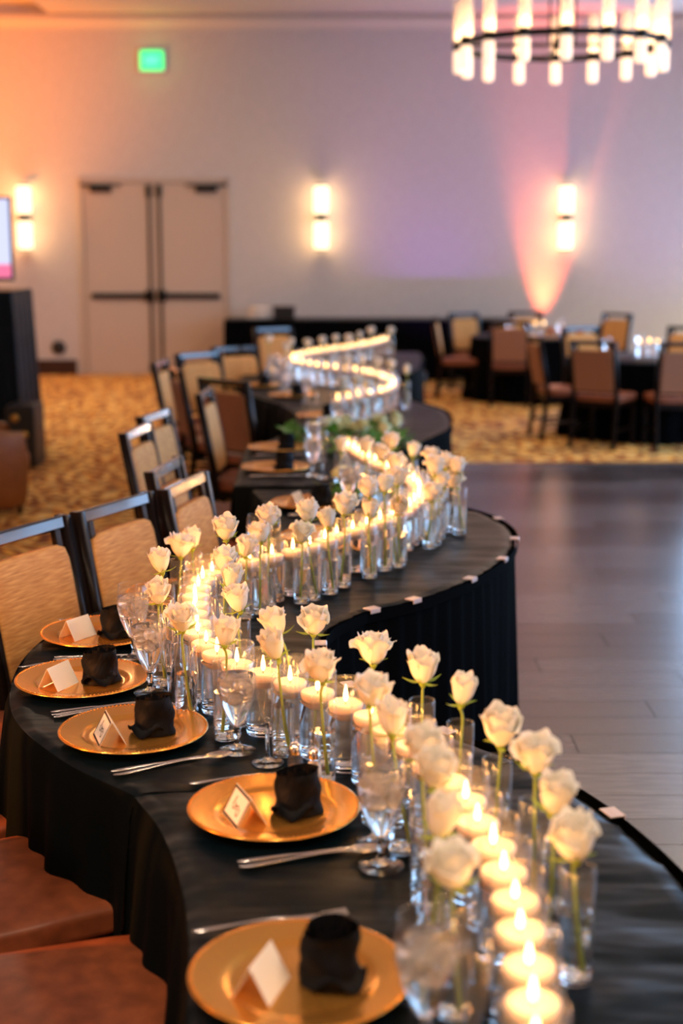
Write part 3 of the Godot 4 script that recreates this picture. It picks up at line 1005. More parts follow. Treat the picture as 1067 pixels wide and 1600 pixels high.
# ------------------------------------------------------------------ place settings
func setting_meshes() -> void:
	K.charger = turned([Vector2(0, 0.004), Vector2(0.1, 0.004), Vector2(0.106, 0.003), Vector2(0.1, 0.0), Vector2(0.1, 0.0), Vector2(0.112, 0.001), Vector2(0.16, 0.0165), Vector2(0.165, 0.018), Vector2(0.165, 0.018), Vector2(0.1645, 0.0205), Vector2(0.158, 0.0205), Vector2(0.122, 0.0125), Vector2(0.114, 0.0125), Vector2(0.108, 0.008), Vector2(0.103, 0.0055), Vector2(0.096, 0.006), Vector2(0, 0.0068)], 72)
	var st := begin()
	for k in 110:
		var a := TAU * k / 110.0
		lathe([Vector2(0, -0.0022), Vector2(0.0028, 0.0), Vector2(0, 0.0024)], 6, st, Transform3D(Basis.IDENTITY, Vector3(cos(a) * 0.1605, 0.0212, sin(a) * 0.1605)))
	K.beads = done(st)
	# napkin: a rolled cone of linen, its hem spread on the plate
	var nz := FastNoiseLite.new()
	nz.seed = 9
	nz.frequency = 18.0
	var roll := func(u: float, v: float) -> Vector3:
		var a := -TAU * u
		var h := v * 0.078
		var r := 0.043 - 0.003 * v + 0.0025 * sin(a * 3.0 + v * 4.0) + 0.002 * sin(a * 2.0 - v * 9.0)
		if v < 0.3:
			r += 0.004 * pow(1.0 - v / 0.3, 2.0) * (0.6 + 0.4 * sin(a * 4.0))
		r += 0.003 * smoothstep(0.0, 0.03, fposmod(u + 0.35 * v, 1.0) - 0.32) * (1.0 - smoothstep(0.5, 0.9, fposmod(u + 0.35 * v, 1.0)))
		r += 0.0022 * nz.get_noise_3d(cos(a), v * 1.4, sin(a))
		return Vector3(cos(a) * r, 0.003 + h + 0.005 * sin(a + 0.6) * v, sin(a) * r)
	st = grid(64, 14, roll)
	K.napkin_roll = done(st)
	var scroll := func(u: float, v: float) -> Vector3:
		var a := -TAU * u * 2.6
		var r := 0.0395 * (1.0 - u * 0.88)
		return Vector3(cos(a) * r, 0.078 - 0.03 * (1.0 - v) + 0.005 * sin(a + 0.6) * (1.0 - u) + 0.009 * u, sin(a) * r)
	K.napkin_scroll = done(grid(64, 2, scroll))
	var ruffle := func(u: float, v: float) -> Vector3:
		var a := -1.9 + 2.5 * u
		var r := 0.038 + 0.027 * v * pow(sin(PI * u), 0.6)
		var y := 0.003 + 0.03 * (1.0 - v) * (1.0 - v) + (0.011 + 0.012 * sin(a * 5.0 + 0.5)) * v + 0.002
		return Vector3(-sin(a) * -r, y, cos(a) * r)
	K.napkin_ruffle = done(grid(36, 8, ruffle))
	# tent card, ridge along z
	for s in [-1, 1]:
		var c := begin()
		box(Vector3(0.0007, 0.062, 0.088), Vector3.ZERO, 0.0001, c)
		K["card%d" % s] = done(c)
	var face := SurfaceTool.new()
	face.begin(Mesh.PRIMITIVE_TRIANGLES)
	for q in [[-1, 0], [1, 1], [1, 0], [-1, 0], [-1, 1], [1, 1]]:
		face.set_uv(Vector2(0.5 + 0.5 * q[0], 1.0 - q[1]))
		face.set_normal(Vector3.LEFT)
		face.add_vertex(Vector3(-0.0006, -0.03 + 0.06 * q[1], 0.0435 * q[0]))
	K.card_print = face.commit()
	var pm := mat("card_print", Color.WHITE, 0.6)
	pm.albedo_texture = card_texture()
	# cutlery lies along +x, handle end at -x
	var flat := func(widths: Array, rise: Array) -> ArrayMesh:
		var b := begin()
		b.set_smooth_group(1)
		var n := widths.size()
		for i in n - 1:
			for s in [-1.0, 1.0]:
				var xa := -0.105 + 0.21 * i / (n - 1)
				var xb := -0.105 + 0.21 * (i + 1) / (n - 1)
				var ta: float = rise[i]
				var tb: float = rise[i + 1]
				poly(b, [Vector3(xa, ta + 0.0022, 0), Vector3(xb, tb + 0.0022, 0), Vector3(xb, tb, s * widths[i + 1]), Vector3(xa, ta, s * widths[i])], Vector3(0, 1, 0))
				poly(b, [Vector3(xa, ta - 0.0012, 0), Vector3(xb, tb - 0.0012, 0), Vector3(xb, tb, s * widths[i + 1]), Vector3(xa, ta, s * widths[i])], Vector3(0, -1, 0))
		return done(b)
	K.knife = flat.call([0.004, 0.0085, 0.0085, 0.0075, 0.0065, 0.006, 0.0055, 0.006, 0.009, 0.0095, 0.0095, 0.0085, 0.0055, 0.0005], [0.002, 0.003, 0.003, 0.003, 0.003, 0.003, 0.003, 0.002, 0.002, 0.002, 0.002, 0.002, 0.002, 0.002])
	K.fork_handle = flat.call([0.004, 0.009, 0.0085, 0.007, 0.0055, 0.0042, 0.0035, 0.0032, 0.0035, 0.006, 0.011, 0.012, 0.0115, 0.011], [0.002, 0.002, 0.003, 0.004, 0.005, 0.006, 0.007, 0.008, 0.008, 0.007, 0.005, 0.004, 0.004, 0.004])
	var tn := begin()
	for k in 4:
		box(Vector3(0.045, 0.0018, 0.0032), Vector3(0.126, 0.0045, -0.0093 + 0.0062 * k), 0.0006, tn, Basis(Vector3.BACK, 0.06))
	K.fork_tines = done(tn)
	K.spoon_handle = flat.call([0.004, 0.009, 0.0085, 0.007, 0.0055, 0.0042, 0.0035, 0.0032, 0.0032, 0.0035, 0.004], [0.002, 0.002, 0.003, 0.004, 0.005, 0.006, 0.007, 0.008, 0.008, 0.007, 0.006])
	var bowl := func(u: float, v: float) -> Vector3:
		var a := TAU * u
		return Vector3(0.128 + cos(a) * 0.031 * v, 0.0015 + 0.0065 * v * v, sin(a) * 0.02 * v)
	K.spoon_bowl = done(grid(20, 4, bowl))
	# goblet: water glass on a short stem
	K.goblet_bowl = turned([Vector2(0.0, 0.052), Vector2(0.008, 0.053), Vector2(0.015, 0.06), Vector2(0.024, 0.08), Vector2(0.035, 0.108), Vector2(0.042, 0.14), Vector2(0.0425, 0.16), Vector2(0.04, 0.182), Vector2(0.0378, 0.2), Vector2(0.0368, 0.201), Vector2(0.0364, 0.198)], 32)
	K.goblet_stem = turned([Vector2(0, 0.0), Vector2(0.04, 0.0), Vector2(0.041, 0.0015), Vector2(0.04, 0.003), Vector2(0.022, 0.007), Vector2(0.009, 0.013), Vector2(0.006, 0.02), Vector2(0.0055, 0.028), Vector2(0.0085, 0.034), Vector2(0.009, 0.038), Vector2(0.0065, 0.042), Vector2(0.009, 0.05), Vector2(0.005, 0.0515), Vector2(0.0, 0.0515)], 24)
	K.goblet_water = turned([Vector2(0.0, 0.054), Vector2(0.007, 0.055), Vector2(0.0138, 0.0615), Vector2(0.0226, 0.081), Vector2(0.0335, 0.109), Vector2(0.0405, 0.14), Vector2(0.041, 0.16), Vector2(0.0402, 0.168), Vector2(0.0402, 0.168), Vector2(0.0, 0.168)], 32)
	K.ice_cube = cushion(Vector3(0.024, 0.022, 0.024), Vector3.ZERO, 5.0, 0.0, 4)
	# flute
	K.flute_bowl = turned([Vector2(0.0, 0.088), Vector2(0.006, 0.09), Vector2(0.013, 0.104), Vector2(0.02, 0.13), Vector2(0.0235, 0.16), Vector2(0.0235, 0.185), Vector2(0.021, 0.225), Vector2(0.0202, 0.226), Vector2(0.02, 0.223)], 28)
	K.flute_stem = turned([Vector2(0, 0), Vector2(0.034, 0), Vector2(0.035, 0.0014), Vector2(0.033, 0.003), Vector2(0.015, 0.007), Vector2(0.006, 0.014), Vector2(0.0042, 0.03), Vector2(0.004, 0.06), Vector2(0.007, 0.068), Vector2(0.0045, 0.077), Vector2(0.006, 0.087), Vector2(0, 0.0875)], 20)

func dir2(deg: float) -> Vector2:
	return Vector2(cos(deg_to_rad(deg)), sin(deg_to_rad(deg)))

func place(p: Vector2, ang: float, which: String, opt := {}) -> void:
	var d := dir2(ang)
	var near_side := Vector2(d.y, -d.x)     # right hand of the guest
	var turn := deg_to_rad(ang)
	var y := TOP + 0.003
	var t := thing("charger_plate", "gold beaded charger, " + which, "plate", P(p.x, y, p.y), turn, "gold charger plates")
	part(t, "dish", K.charger, M.gold)
	part(t, "beaded_rim", K.beads, M.gold)
	var q := p + d * 0.045 + near_side * 0.01
	t = thing("folded_napkin", "black napkin rolled on the charger, " + which, "napkin", P(q.x, y + 0.006, q.y), turn + rng.randf_range(-0.4, 0.4) + opt.get("nturn", 0.0), "black rolled napkins")
	part(t, "roll", K.napkin_roll, M.napkin_cloth)
	part(t, "scroll", K.napkin_scroll, M.napkin_cloth)
	part(t, "ruffle", K.napkin_ruffle, M.napkin_cloth)
	if opt.has("card"):
		q = p - d * 0.062 + near_side * opt.get("cnear", 0.012)
		t = thing("name_card", "white tent card on the charger, " + which, "name card", P(q.x, y + 0.007, q.y), deg_to_rad(opt.card) - PI / 2.0, "tent name cards")
		for s in [-1, 1]:
			var b := Basis(Vector3.BACK, s * 0.5)
			var o := part(t, "card_panel", K["card%d" % s], M.card, Vector3(s * 0.0149, 0.0275, 0), b)
			if s < 0 and opt.get("print", false):
				part(o, "script", K.card_print, M.card_print)
	if not opt.get("cutlery", true):
		return
	q = p + near_side * 0.193 - d * 0.01
	t = thing("table_knife", "silver knife by the charger, " + which, "knife", P(q.x, TOP + 0.0035, q.y), turn, "silver knives")
	part(t, "blade", K.knife, M.steel)
	q = p + near_side * 0.214 - d * 0.012
	t = thing("table_spoon", "silver spoon by the charger, " + which, "spoon", P(q.x, TOP + 0.0035, q.y), turn, "silver spoons")
	part(t, "handle", K.spoon_handle, M.steel)
	part(t, "spoon_bowl", K.spoon_bowl, M.steel)
	q = p - near_side * 0.195 - d * 0.02
	t = thing("table_fork", "silver fork by the charger, " + which, "fork", P(q.x, TOP + 0.0035, q.y), turn - 0.03, "silver forks")
	part(t, "handle", K.fork_handle, M.steel)
	part(t, "tines", K.fork_tines, M.steel)

func goblet(x: float, z: float, which: String, y := TOP + 0.003) -> void:
	var t := thing("water_goblet", "stemmed goblet of iced water, " + which, "goblet", P(x, y, z), rng.randf() * TAU, "goblets of iced water")
	part(t, "bowl", K.goblet_bowl, M.glass)
	part(t, "stem", K.goblet_stem, M.solid_glass)
	part(t, "water", K.goblet_water, M.water)
	for k in 10:
		var a := TAU * k / 5.0 + rng.randf()
		var r := 0.02 if k != 5 else 0.004
		var b := Basis.from_euler(Vector3(rng.randf() * 3.0, rng.randf() * 3.0, rng.randf() * 3.0))
		part(t, "ice_cube", K.ice_cube, M.ice, Vector3(cos(a) * r, 0.153 - 0.009 * (k % 2) - 0.022 * (k / 5), sin(a) * r), b)
	glass_spots.append([Vector2(x, z), 0.042])

func flute(x: float, z: float, which: String, y := TOP + 0.003) -> void:
	var t := thing("champagne_flute", "empty champagne flute, " + which, "flute", P(x, y, z), 0.0, "champagne flutes")
	part(t, "bowl", K.flute_bowl, M.glass)
	part(t, "stem", K.flute_stem, M.solid_glass)
	glass_spots.append([Vector2(x, z), 0.036])

var glass_spots := []

func build_settings() -> void:
	setting_meshes()
	place(Vector2(-0.061, 1.93), 16.0, "nearest the camera at the bottom", {"card": 72.0, "nturn": 1.0})
	place(Vector2(-0.129, 2.562), 17.0, "second from the bottom", {"card": 112.0, "print": true, "cnear": 0.02})
	place(Vector2(-0.46, 3.005), 27.0, "third from the bottom", {"card": 108.0, "print": true, "cnear": 0.02})
	place(Vector2(-0.641, 3.383), 22.0, "fourth from the bottom", {"card": 66.0, "nturn": 0.6})
	place(Vector2(-0.668, 3.815), 8.0, "fifth from the bottom, by the woven chair", {"card": 58.0, "nturn": 0.3})
	place(Vector2(-0.5, 4.27), -25.0, "sixth from the bottom, behind the candle curve", {})
	place(Vector2(-0.06, 5.15), -6.0, "seen through the glass vases", {"cutlery": false})
	place(Vector2(-0.13, 5.84), 8.0, "beside the square table corner", {"card": 70.0})
	place(Vector2(-0.321, 6.814), 0.0, "nearer of two on the square table", {})
	place(Vector2(-0.335, 7.5), 0.0, "farther of two on the square table", {})
	place(Vector2(-0.12, 8.95), -6.0, "behind the green garland", {"cutlery": false})
	place(Vector2(-0.36, 10.2), 20.0, "by the dark-backed chair", {"cutlery": false})
	place(Vector2(-0.64, 10.95), 14.0, "by the far tan chairs", {"cutlery": false})
	# glassware
	goblet(0.112, 1.745, "at the bottom edge")
	flute(0.165, 1.655, "at the bottom edge")
	goblet(0.069, 2.334, "by the second charger from the bottom")
	flute(0.06, 2.44, "behind the goblet of the second charger from the bottom")
	goblet(-0.224, 2.915, "by the third charger from the bottom")
	flute(-0.155, 2.838, "right of the goblet by the third charger")
	goblet(-0.464, 3.315, "by the fourth charger from the bottom")
	flute(-0.403, 3.2, "right of the goblet by the fourth charger")
	goblet(-0.545, 3.61, "by the fifth charger from the bottom")
	flute(-0.5, 3.5, "right of the goblet by the fifth charger")
	flute(-0.215, 4.42, "seen through the vases near the chairs")
	goblet(-0.27, 4.58, "seen through the vases near the chairs")
	goblet(0.03, 5.75, "by the charger at the square table corner")
	goblet(-0.135, 6.64, "nearer of the tall glasses on the square table")
	flute(-0.085, 6.56, "nearer of the flutes on the square table")
	goblet(-0.145, 7.3, "farther of the tall glasses on the square table")
	flute(-0.1, 7.12, "farther of the flutes on the square table")
	goblet(-0.02, 8.3, "just behind the green garland")
	flute(0.06, 8.22, "just behind the green garland")
	goblet(-0.24, 9.85, "near the dark-backed chair")
	flute(-0.17, 9.75, "near the dark-backed chair")
	goblet(-0.43, 10.75, "first at the far left curve")
	flute(-0.4, 10.6, "first at the far left curve")
	goblet(-0.52, 11.3, "second at the far left curve")
	flute(-0.47, 11.2, "second at the far left curve")
	goblet(-0.56, 11.75, "third at the far left curve")
	# salt and pepper
	for k in 2:
		var t := thing(["pepper_shaker", "salt_shaker"][k], ["small glass pepper shaker with silver cap, left of the salt", "small glass salt shaker with silver cap by the charger"][k], "shaker", P([-0.094, -0.054][k], TOP + 0.003, [2.755, 2.728][k]))
		part(t, "jar", turned([Vector2(0, 0), Vector2(0.017, 0), Vector2(0.0185, 0.002), Vector2(0.0175, 0.01), Vector2(0.0135, 0.05), Vector2(0.0125, 0.054)], 16), M.glass)
		part(t, "filling", turned([Vector2(0, 0.004), Vector2(0.015, 0.004), Vector2(0.0155, 0.012), Vector2(0.0132, [0.026, 0.042][k]), Vector2(0, [0.026, 0.042][k])], 16), [M.pepper, M.salt][k])
		part(t, "cap", turned([Vector2(0.0135, 0.052), Vector2(0.0142, 0.055), Vector2(0.0142, 0.062), Vector2(0.011, 0.071), Vector2(0.005, 0.0755), Vector2(0, 0.076)], 16), M.chrome)

# ------------------------------------------------------------------ candles
func candle_meshes() -> void:
	var R := 0.041
	K.vase_glass = turned([Vector2(0, 0), Vector2(R - 0.003, 0), Vector2(R, 0.002), Vector2(R, 0.186), Vector2(R - 0.0012, 0.1885), Vector2(R - 0.0028, 0.187), Vector2(R - 0.003, 0.183)], 32)
	K.vase_base = turned([Vector2(0, 0.001), Vector2(R - 0.005, 0.001), Vector2(R - 0.0022, 0.003), Vector2(R - 0.0022, 0.011), Vector2(R - 0.006, 0.014), Vector2(0, 0.0135)], 32)
	K.vase_water = turned([Vector2(0, 0.015), Vector2(R - 0.004, 0.015), Vector2(R - 0.003, 0.018), Vector2(R - 0.003, 0.124), Vector2(R - 0.003, 0.124), Vector2(0.026, 0.1245), Vector2(0.026, 0.1245), Vector2(0.0, 0.1245)], 32)
	K.candle_wax = turned([Vector2(0, -0.02), Vector2(0.016, -0.019), Vector2(0.028, -0.011), Vector2(0.0345, 0.002), Vector2(0.0362, 0.01), Vector2(0.035, 0.0145), Vector2(0.031, 0.016), Vector2(0.024, 0.0125), Vector2(0.012, 0.0105), Vector2(0, 0.01)], 32)
	K.candle_wick = done(tube([Vector3(0, 0.009, 0), Vector3(0.0004, 0.016, 0.0003), Vector3(0.0012, 0.021, 0.0005)], [0.0011], 5))
	K.candle_flame = turned([Vector2(0, 0.016), Vector2(0.003, 0.0185), Vector2(0.005, 0.024), Vector2(0.0048, 0.03), Vector2(0.003, 0.04), Vector2(0.0012, 0.047), Vector2(0, 0.05)], 12)
	R = 0.0265
	K.bud_glass = turned([Vector2(0, 0), Vector2(R - 0.002, 0), Vector2(R, 0.002), Vector2(R, 0.176), Vector2(R - 0.001, 0.178), Vector2(R - 0.0022, 0.177), Vector2(R - 0.0024, 0.174)], 20)
	K.bud_base = turned([Vector2(0, 0.001), Vector2(R - 0.003, 0.001), Vector2(R - 0.002, 0.003), Vector2(R - 0.002, 0.012), Vector2(R - 0.005, 0.016), Vector2(0, 0.015)], 20)
	K.bud_water = turned([Vector2(0, 0.017), Vector2(R - 0.003, 0.017), Vector2(R - 0.0024, 0.02), Vector2(R - 0.0024, 0.108), Vector2(R - 0.0024, 0.108), Vector2(0, 0.108)], 20)

func v2(a: Array) -> Array:
	var o := []
	for p in a:
		o.append(Vector2(p[0], p[1]))
	return o

var candle_spots := PackedVector2Array()

func build_candles() -> void:
	candle_meshes()
	var near := v2([[0.205, 1.35], [0.235, 1.6], [0.246, 1.8], [0.248, 1.95], [0.236, 2.1], [0.205, 2.3], [0.14, 2.55], [0.03, 2.78], [-0.06, 2.9], [-0.15, 3.0], [-0.27, 3.14], [-0.34, 3.32], [-0.385, 3.62], [-0.395, 3.88], [-0.345, 4.08], [-0.235, 4.21], [-0.117, 4.36], [0.0, 4.58], [0.124, 4.78], [0.235, 5.02], [0.3, 5.36], [0.27, 5.72], [0.155, 6.12], [0.035, 6.62]])
	var far := v2([[-0.02, 8.7], [0.11, 8.95], [0.265, 9.2], [0.35, 9.61], [0.32, 10.09], [0.175, 10.6], [-0.015, 10.93], [-0.19, 11.2], [-0.37, 11.6], [-0.4, 12.1], [-0.21, 12.7], [0.04, 13.2], [0.28, 13.8], [0.45, 14.4]])
	var spots := resample(spline(near), 0.094)
	var n_near := spots.size()
	spots.append_array(resample(spline(far), 0.135))
	var i := 0
	for p in spots:
		i += 1
		var o := ordinal(i)
		var q := p + Vector2(rng.randf_range(-0.003, 0.003), rng.randf_range(-0.002, 0.002))
		candle_spots.append(q)
		var t := thing("candle_vase", "clear glass cylinder with a floating candle, %s from the near end" % o, "vase", P(q.x, TOP + 0.003, q.y), rng.randf() * TAU, "cylinder vases with floating candles")
		part(t, "glass", K.vase_glass, M.glass)
		part(t, "base", K.vase_base, M.solid_glass)
		part(t, "water", K.vase_water, M.water)
		var w := Vector2(rng.randf_range(-1, 1), rng.randf_range(-1, 1)) * 0.001
		var c := thing("floating_candle", "white floating candle burning in a vase, %s from the near end" % o, "candle", P(q.x + w.x, TOP + 0.003 + 0.1265, q.y + w.y), rng.randf() * TAU, "floating candles")
		part(c, "wax", K.candle_wax, M.wax)
		part(c, "wick", K.candle_wick, M.wick)
		var s := rng.randf_range(0.85, 1.15)
		part(c, "flame", K.candle_flame, M.flame, Vector3(0, 0.016 * (1.0 - s), 0), Basis.from_scale(Vector3(1, s, 1)))
		omni(c, Vector3(0, 0.047, 0), Color(1.0, 0.7, 0.37), CANDLE, 0.006, 12.0)

# ------------------------------------------------------------------ roses
func petal(R: float, H: float, W: float, flare: float, tip: float, ph: float) -> ArrayMesh:
	var f := func(u: float, v: float) -> Vector3:
		var s := u * 2.0 - 1.0
		var cup := pow(sin(minf(1.0, v * 1.2 + 0.04) * PI * 0.5), 0.62)
		var over := maxf(0.0, v - 0.62) / 0.38
		var edge := 1.0 - 0.16 * s * s * v
		var r := R * cup * (1.0 - 0.1 * v) + flare * over * over * (0.75 + 0.25 * cos(s * 2.0 + ph)) + 0.0016 * sin(s * 5.0 + ph) * v
		var y := H * v * edge + tip * maxf(0.0, 1.0 - absf(s) * 1.6) * over * over - flare * 0.35 * over * over * over
		y += 0.0022 * sin(s * 7.0 + ph * 2.0) * over
		var a := s * W * (0.55 + 0.45 * sin(minf(1.0, v * 1.3) * PI * 0.5))
		r += 0.003 * absf(s) * absf(s) * over
		return Vector3(cos(a) * r, y, -sin(a) * r)
	return done(grid(10, 9, f))

func rose_meshes() -> void:
	# four blooms, from a closed bud to an open flower: per layer [count, R, H, W, flare, tip]
	K.blooms = []
	var kinds := [
		[[3, 0.0125, 0.064, 1.3, 0.0, 0.002], [3, 0.018, 0.063, 1.25, 0.001, 0.003], [4, 0.0225, 0.058, 1.1, 0.004, 0.005]],
		[[3, 0.0125, 0.064, 1.3, 0.0, 0.002], [4, 0.019, 0.063, 1.15, 0.002, 0.003], [5, 0.0255, 0.059, 0.98, 0.006, 0.006]],
		[[3, 0.012, 0.063, 1.3, 0.0, 0.002], [4, 0.018, 0.063, 1.1, 0.002, 0.003], [5, 0.0245, 0.061, 0.92, 0.005, 0.005], [4, 0.0275, 0.05, 0.9, 0.011, 0.008]],
		[[3, 0.0115, 0.06, 1.3, 0.001, 0.002], [4, 0.018, 0.062, 1.1, 0.003, 0.003], [5, 0.0255, 0.06, 0.9, 0.008, 0.006], [5, 0.029, 0.054, 0.8, 0.014, 0.008]],
	]
	for k in kinds:
		var layers := []
		var i := 0
		for l in k:
			layers.append([l[0], petal(l[1], l[2], l[3], l[4], l[5], 0.7 * i), petal(l[1] * 1.03, l[2] * 0.97, l[3], l[4] * 1.2, l[5] * 0.6, 2.1 + i)])
			i += 1
		K.blooms.append(layers)
	var core := func(u: float, v: float) -> Vector3:
		var a := -TAU * 2.2 * u
		var r := (0.0115 - 0.0095 * u) * (0.5 + 0.5 * sin(v * PI * 0.75 + 0.3))
		return Vector3(cos(a) * r, 0.006 + v * (0.046 + 0.004 * u), sin(a) * r)
	K.rose_core = done(grid(36, 5, core))
	K.calyx = turned([Vector2(0, -0.012), Vector2(0.0035, -0.011), Vector2(0.0075, -0.004), Vector2(0.0095, 0.003), Vector2(0.006, 0.006), Vector2(0, 0.006)], 12)
	for k in 2:
		var sp := func(u: float, v: float) -> Vector3:
			var w := 0.0065 * sin(PI * (0.18 + 0.82 * v)) * (1.0 - 0.5 * v)
			var x: float = 0.008 + [0.021, 0.03][k] * v
			var y: float = [0.001 + 0.014 * v - 0.004 * v * v, -0.001 - 0.004 * v + 0.012 * v * v][k]
			return Vector3(x, y + 0.002 * absf(u - 0.5), (u - 0.5) * 2.0 * w)
		K["sepal%d" % k] = done(grid(2, 6, sp))

func rose_at(label: String, centre: Vector3, foot: Vector3, kind: int, size: float, group: String) -> void:
	var t := thing("white_rose", label, "rose", foot, 0.0, group)
	var mouth := foot + Vector3(0, 0.175, 0)
	var lean := centre - mouth
	var axis := (lean.normalized() + Vector3(rng.randf_range(-0.22, 0.22), 0.55, rng.randf_range(-0.12, 0.3))).normalized()
	var root := centre - axis * 0.027 * size
	var path := []
	var a := Vector3(-lean.x, 0, -lean.z).limit_length(0.012) + Vector3(0, 0.018, 0)
	var b := Vector3(lean.x, 0, lean.z).limit_length(0.016) + Vector3(0, 0.178, 0)
	var c := root - foot
	for k in 6:
		path.append(a.lerp(b, k / 6.0))
	var ctrl := b + (b - a).normalized() * maxf(0.01, (c - b).length() * 0.55)
	for k in 6:
		var s := k / 5.0
		path.append(b.lerp(ctrl, s).lerp(ctrl.lerp(c - axis * 0.01, s), s))
	part(t, "stem", done(tube(path, [0.0027], 6)), M.stem)
	var side := axis.cross(Vector3.FORWARD).normalized()
	var basis := Basis(side, axis, side.cross(axis)).rotated(axis, rng.randf() * TAU).scaled(Vector3.ONE * size)
	var bloom := part(t, "bloom", K.rose_core, M.petal, c, basis)
	var li := 0
	for l in K.blooms[kind]:
		var spin := li * 0.9 + rng.randf() * 0.5
		for k in l[0]:
			var tilt := Basis(Vector3.BACK, rng.randf_range(-0.07, 0.03))
			part(bloom, "petal", l[1 + k % 2], M.petal, Vector3(0, -0.001 * li, 0), Basis(Vector3.UP, spin + TAU * k / l[0] + rng.randf_range(-0.12, 0.12)) * tilt)
		li += 1
	var cal := part(t, "calyx", K.calyx, M.sepal, c, basis)
	for k in 5:
		part(cal, "sepal", K["sepal%d" % ((kind + k) % 2)], M.sepal, Vector3.ZERO, Basis(Vector3.UP, TAU * k / 5.0))

func build_roses() -> void:
	rose_meshes()
	# where each bloom floats: x, distance, height
	var blooms := [
		[0.337, 1.936, 0.975], [0.330, 2.075, 0.985], [0.315, 2.189, 1.01], [0.279, 2.377, 0.99], [0.229, 2.572, 0.995], [0.161, 2.717, 0.995], [0.067, 2.888, 0.985], [-0.061, 3.036, 1.005], [-0.146, 3.02, 1.005],
		[0.152, 1.83, 0.98], [0.152, 2.035, 0.965], [0.146, 2.097, 1.02], [0.133, 2.193, 1.025], [0.089, 2.407, 0.995], [0.055, 2.526, 1.01], [-0.041, 2.725, 0.995], [-0.142, 2.86, 1.0], [-0.25, 2.983, 0.995], [-0.361, 3.114, 0.99], [-0.446, 3.368, 0.99], [-0.461, 3.531, 1.03], [-0.462, 4.011, 0.97], [-0.44, 4.101, 0.97],
		[-0.314, 3.789, 1.065], [-0.301, 3.561, 1.03], [-0.274, 4.016, 0.965], [-0.239, 4.082, 0.995], [-0.216, 4.113, 1.035], [-0.27, 3.432, 1.01], [-0.251, 3.337, 0.98],
		[-0.118, 4.196, 0.97], [-0.102, 4.232, 1.03], [-0.043, 4.317, 0.99], [0.011, 4.406, 1.02], [0.093, 4.561, 0.975], [0.197, 4.716, 0.955], [0.088, 4.543, 1.05], [0.145, 4.636, 1.045], [0.19, 4.702, 1.06], [0.325, 4.994, 0.955],
		[-0.001, 6.254, 0.95], [0.105, 5.982, 0.985], [0.166, 5.757, 0.99], [0.199, 5.592, 1.06], [0.304, 5.953, 0.97], [0.365, 5.719, 0.985], [0.39, 5.279, 1.025], [0.435, 5.266, 1.01], [0.422, 5.276, 0.955], [0.363, 5.155, 0.97], [0.2, 5.263, 1.025], [0.336, 5.039, 1.045],
		[-0.4, 11.37, 1.065], [-0.446, 11.505, 1.015], [-0.274, 11.668, 1.04], [-0.165, 12.526, 1.005], [-0.049, 12.789, 1.005], [0.067, 13.024, 0.99], [0.169, 13.251, 1.005], [0.281, 13.53, 1.03], [0.49, 14.129, 0.995], [0.147, 10.387, 1.005], [0.247, 9.906, 1.025], [0.365, 10.356, 0.975], [0.436, 9.459, 1.01], [0.01, 8.56, 1.01], [0.096, 8.726, 1.01], [0.166, 8.856, 0.97], [-0.606, 11.921, 1.055], [0.031, 10.642, 0.985],
	]
	# the vases stand under the blooms, pushed apart from each other, the candle vases and the glasses
	var feet := PackedVector2Array()
	var jig := RandomNumberGenerator.new()
	jig.seed = 99
	for b in blooms:
		feet.append(Vector2(b[0] + jig.randf_range(-0.008, 0.008), b[1] + jig.randf_range(0.0, 0.014)))
	for pass_ in 60:
		for i in feet.size():
			for j in feet.size():
				if i != j and feet[i].distance_to(feet[j]) < 0.053:
					var d := (feet[i] - feet[j]).normalized()
					feet[i] += d * 0.004
			for c in candle_spots:
				if feet[i].distance_to(c) < 0.0695:
					feet[i] += (feet[i] - c).normalized() * 0.004
			for g in glass_spots:
				if feet[i].distance_to(g[0]) < g[1] + 0.027:
					feet[i] += (feet[i] - g[0]).normalized() * 0.004
	var order := range(blooms.size())
	order.sort_custom(func(a: int, b: int) -> bool: return blooms[a][1] < blooms[b][1])
	var n := 0
	var sides := ["", ""]
	for i in order:
		n += 1
		var b: Array = blooms[i]
		var foot := P(feet[i].x, TOP + 0.003, feet[i].y)
		var o := ordinal(n)
		var near := INF
		var right := true
		for c in candle_spots:
			if c.distance_to(feet[i]) < near:
				near = c.distance_to(feet[i])
				right = feet[i].x > c.x
		var v := thing("bud_vase", "narrow glass tube vase with one rose stem, %s nearest the camera" % o, "vase", foot, rng.randf() * TAU, "narrow bud vases")
		part(v, "glass", K.bud_glass, M.glass)
		part(v, "base", K.bud_base, M.solid_glass)
		part(v, "water", K.bud_water, M.water)
		var kind: int = [2, 1, 3, 2, 0, 1, 3, 2, 1, 3, 0, 2][i % 12]
		var what: String = ["tight white rosebud", "half-open white rose", "white rose opening its petals", "wide open white rose"][kind]
		rose_at("%s %s of the candles, %s nearest the camera" % [what, "right" if right else "left", o], P(b[0], b[2], b[1]), foot, kind, rng.randf_range(0.96, 1.12), "single white roses")

# ------------------------------------------------------------------ garland and the rest
func leaf_mesh(l: float, w: float) -> ArrayMesh:
	var f := func(u: float, v: float) -> Vector3:
		var s := u * 2.0 - 1.0
		return Vector3(s * w * sin(PI * pow(v, 0.8)), 0.15 * l * sin(v * 2.4) + 0.1 * w * s * s, l * v)
	return done(grid(4, 6, f))

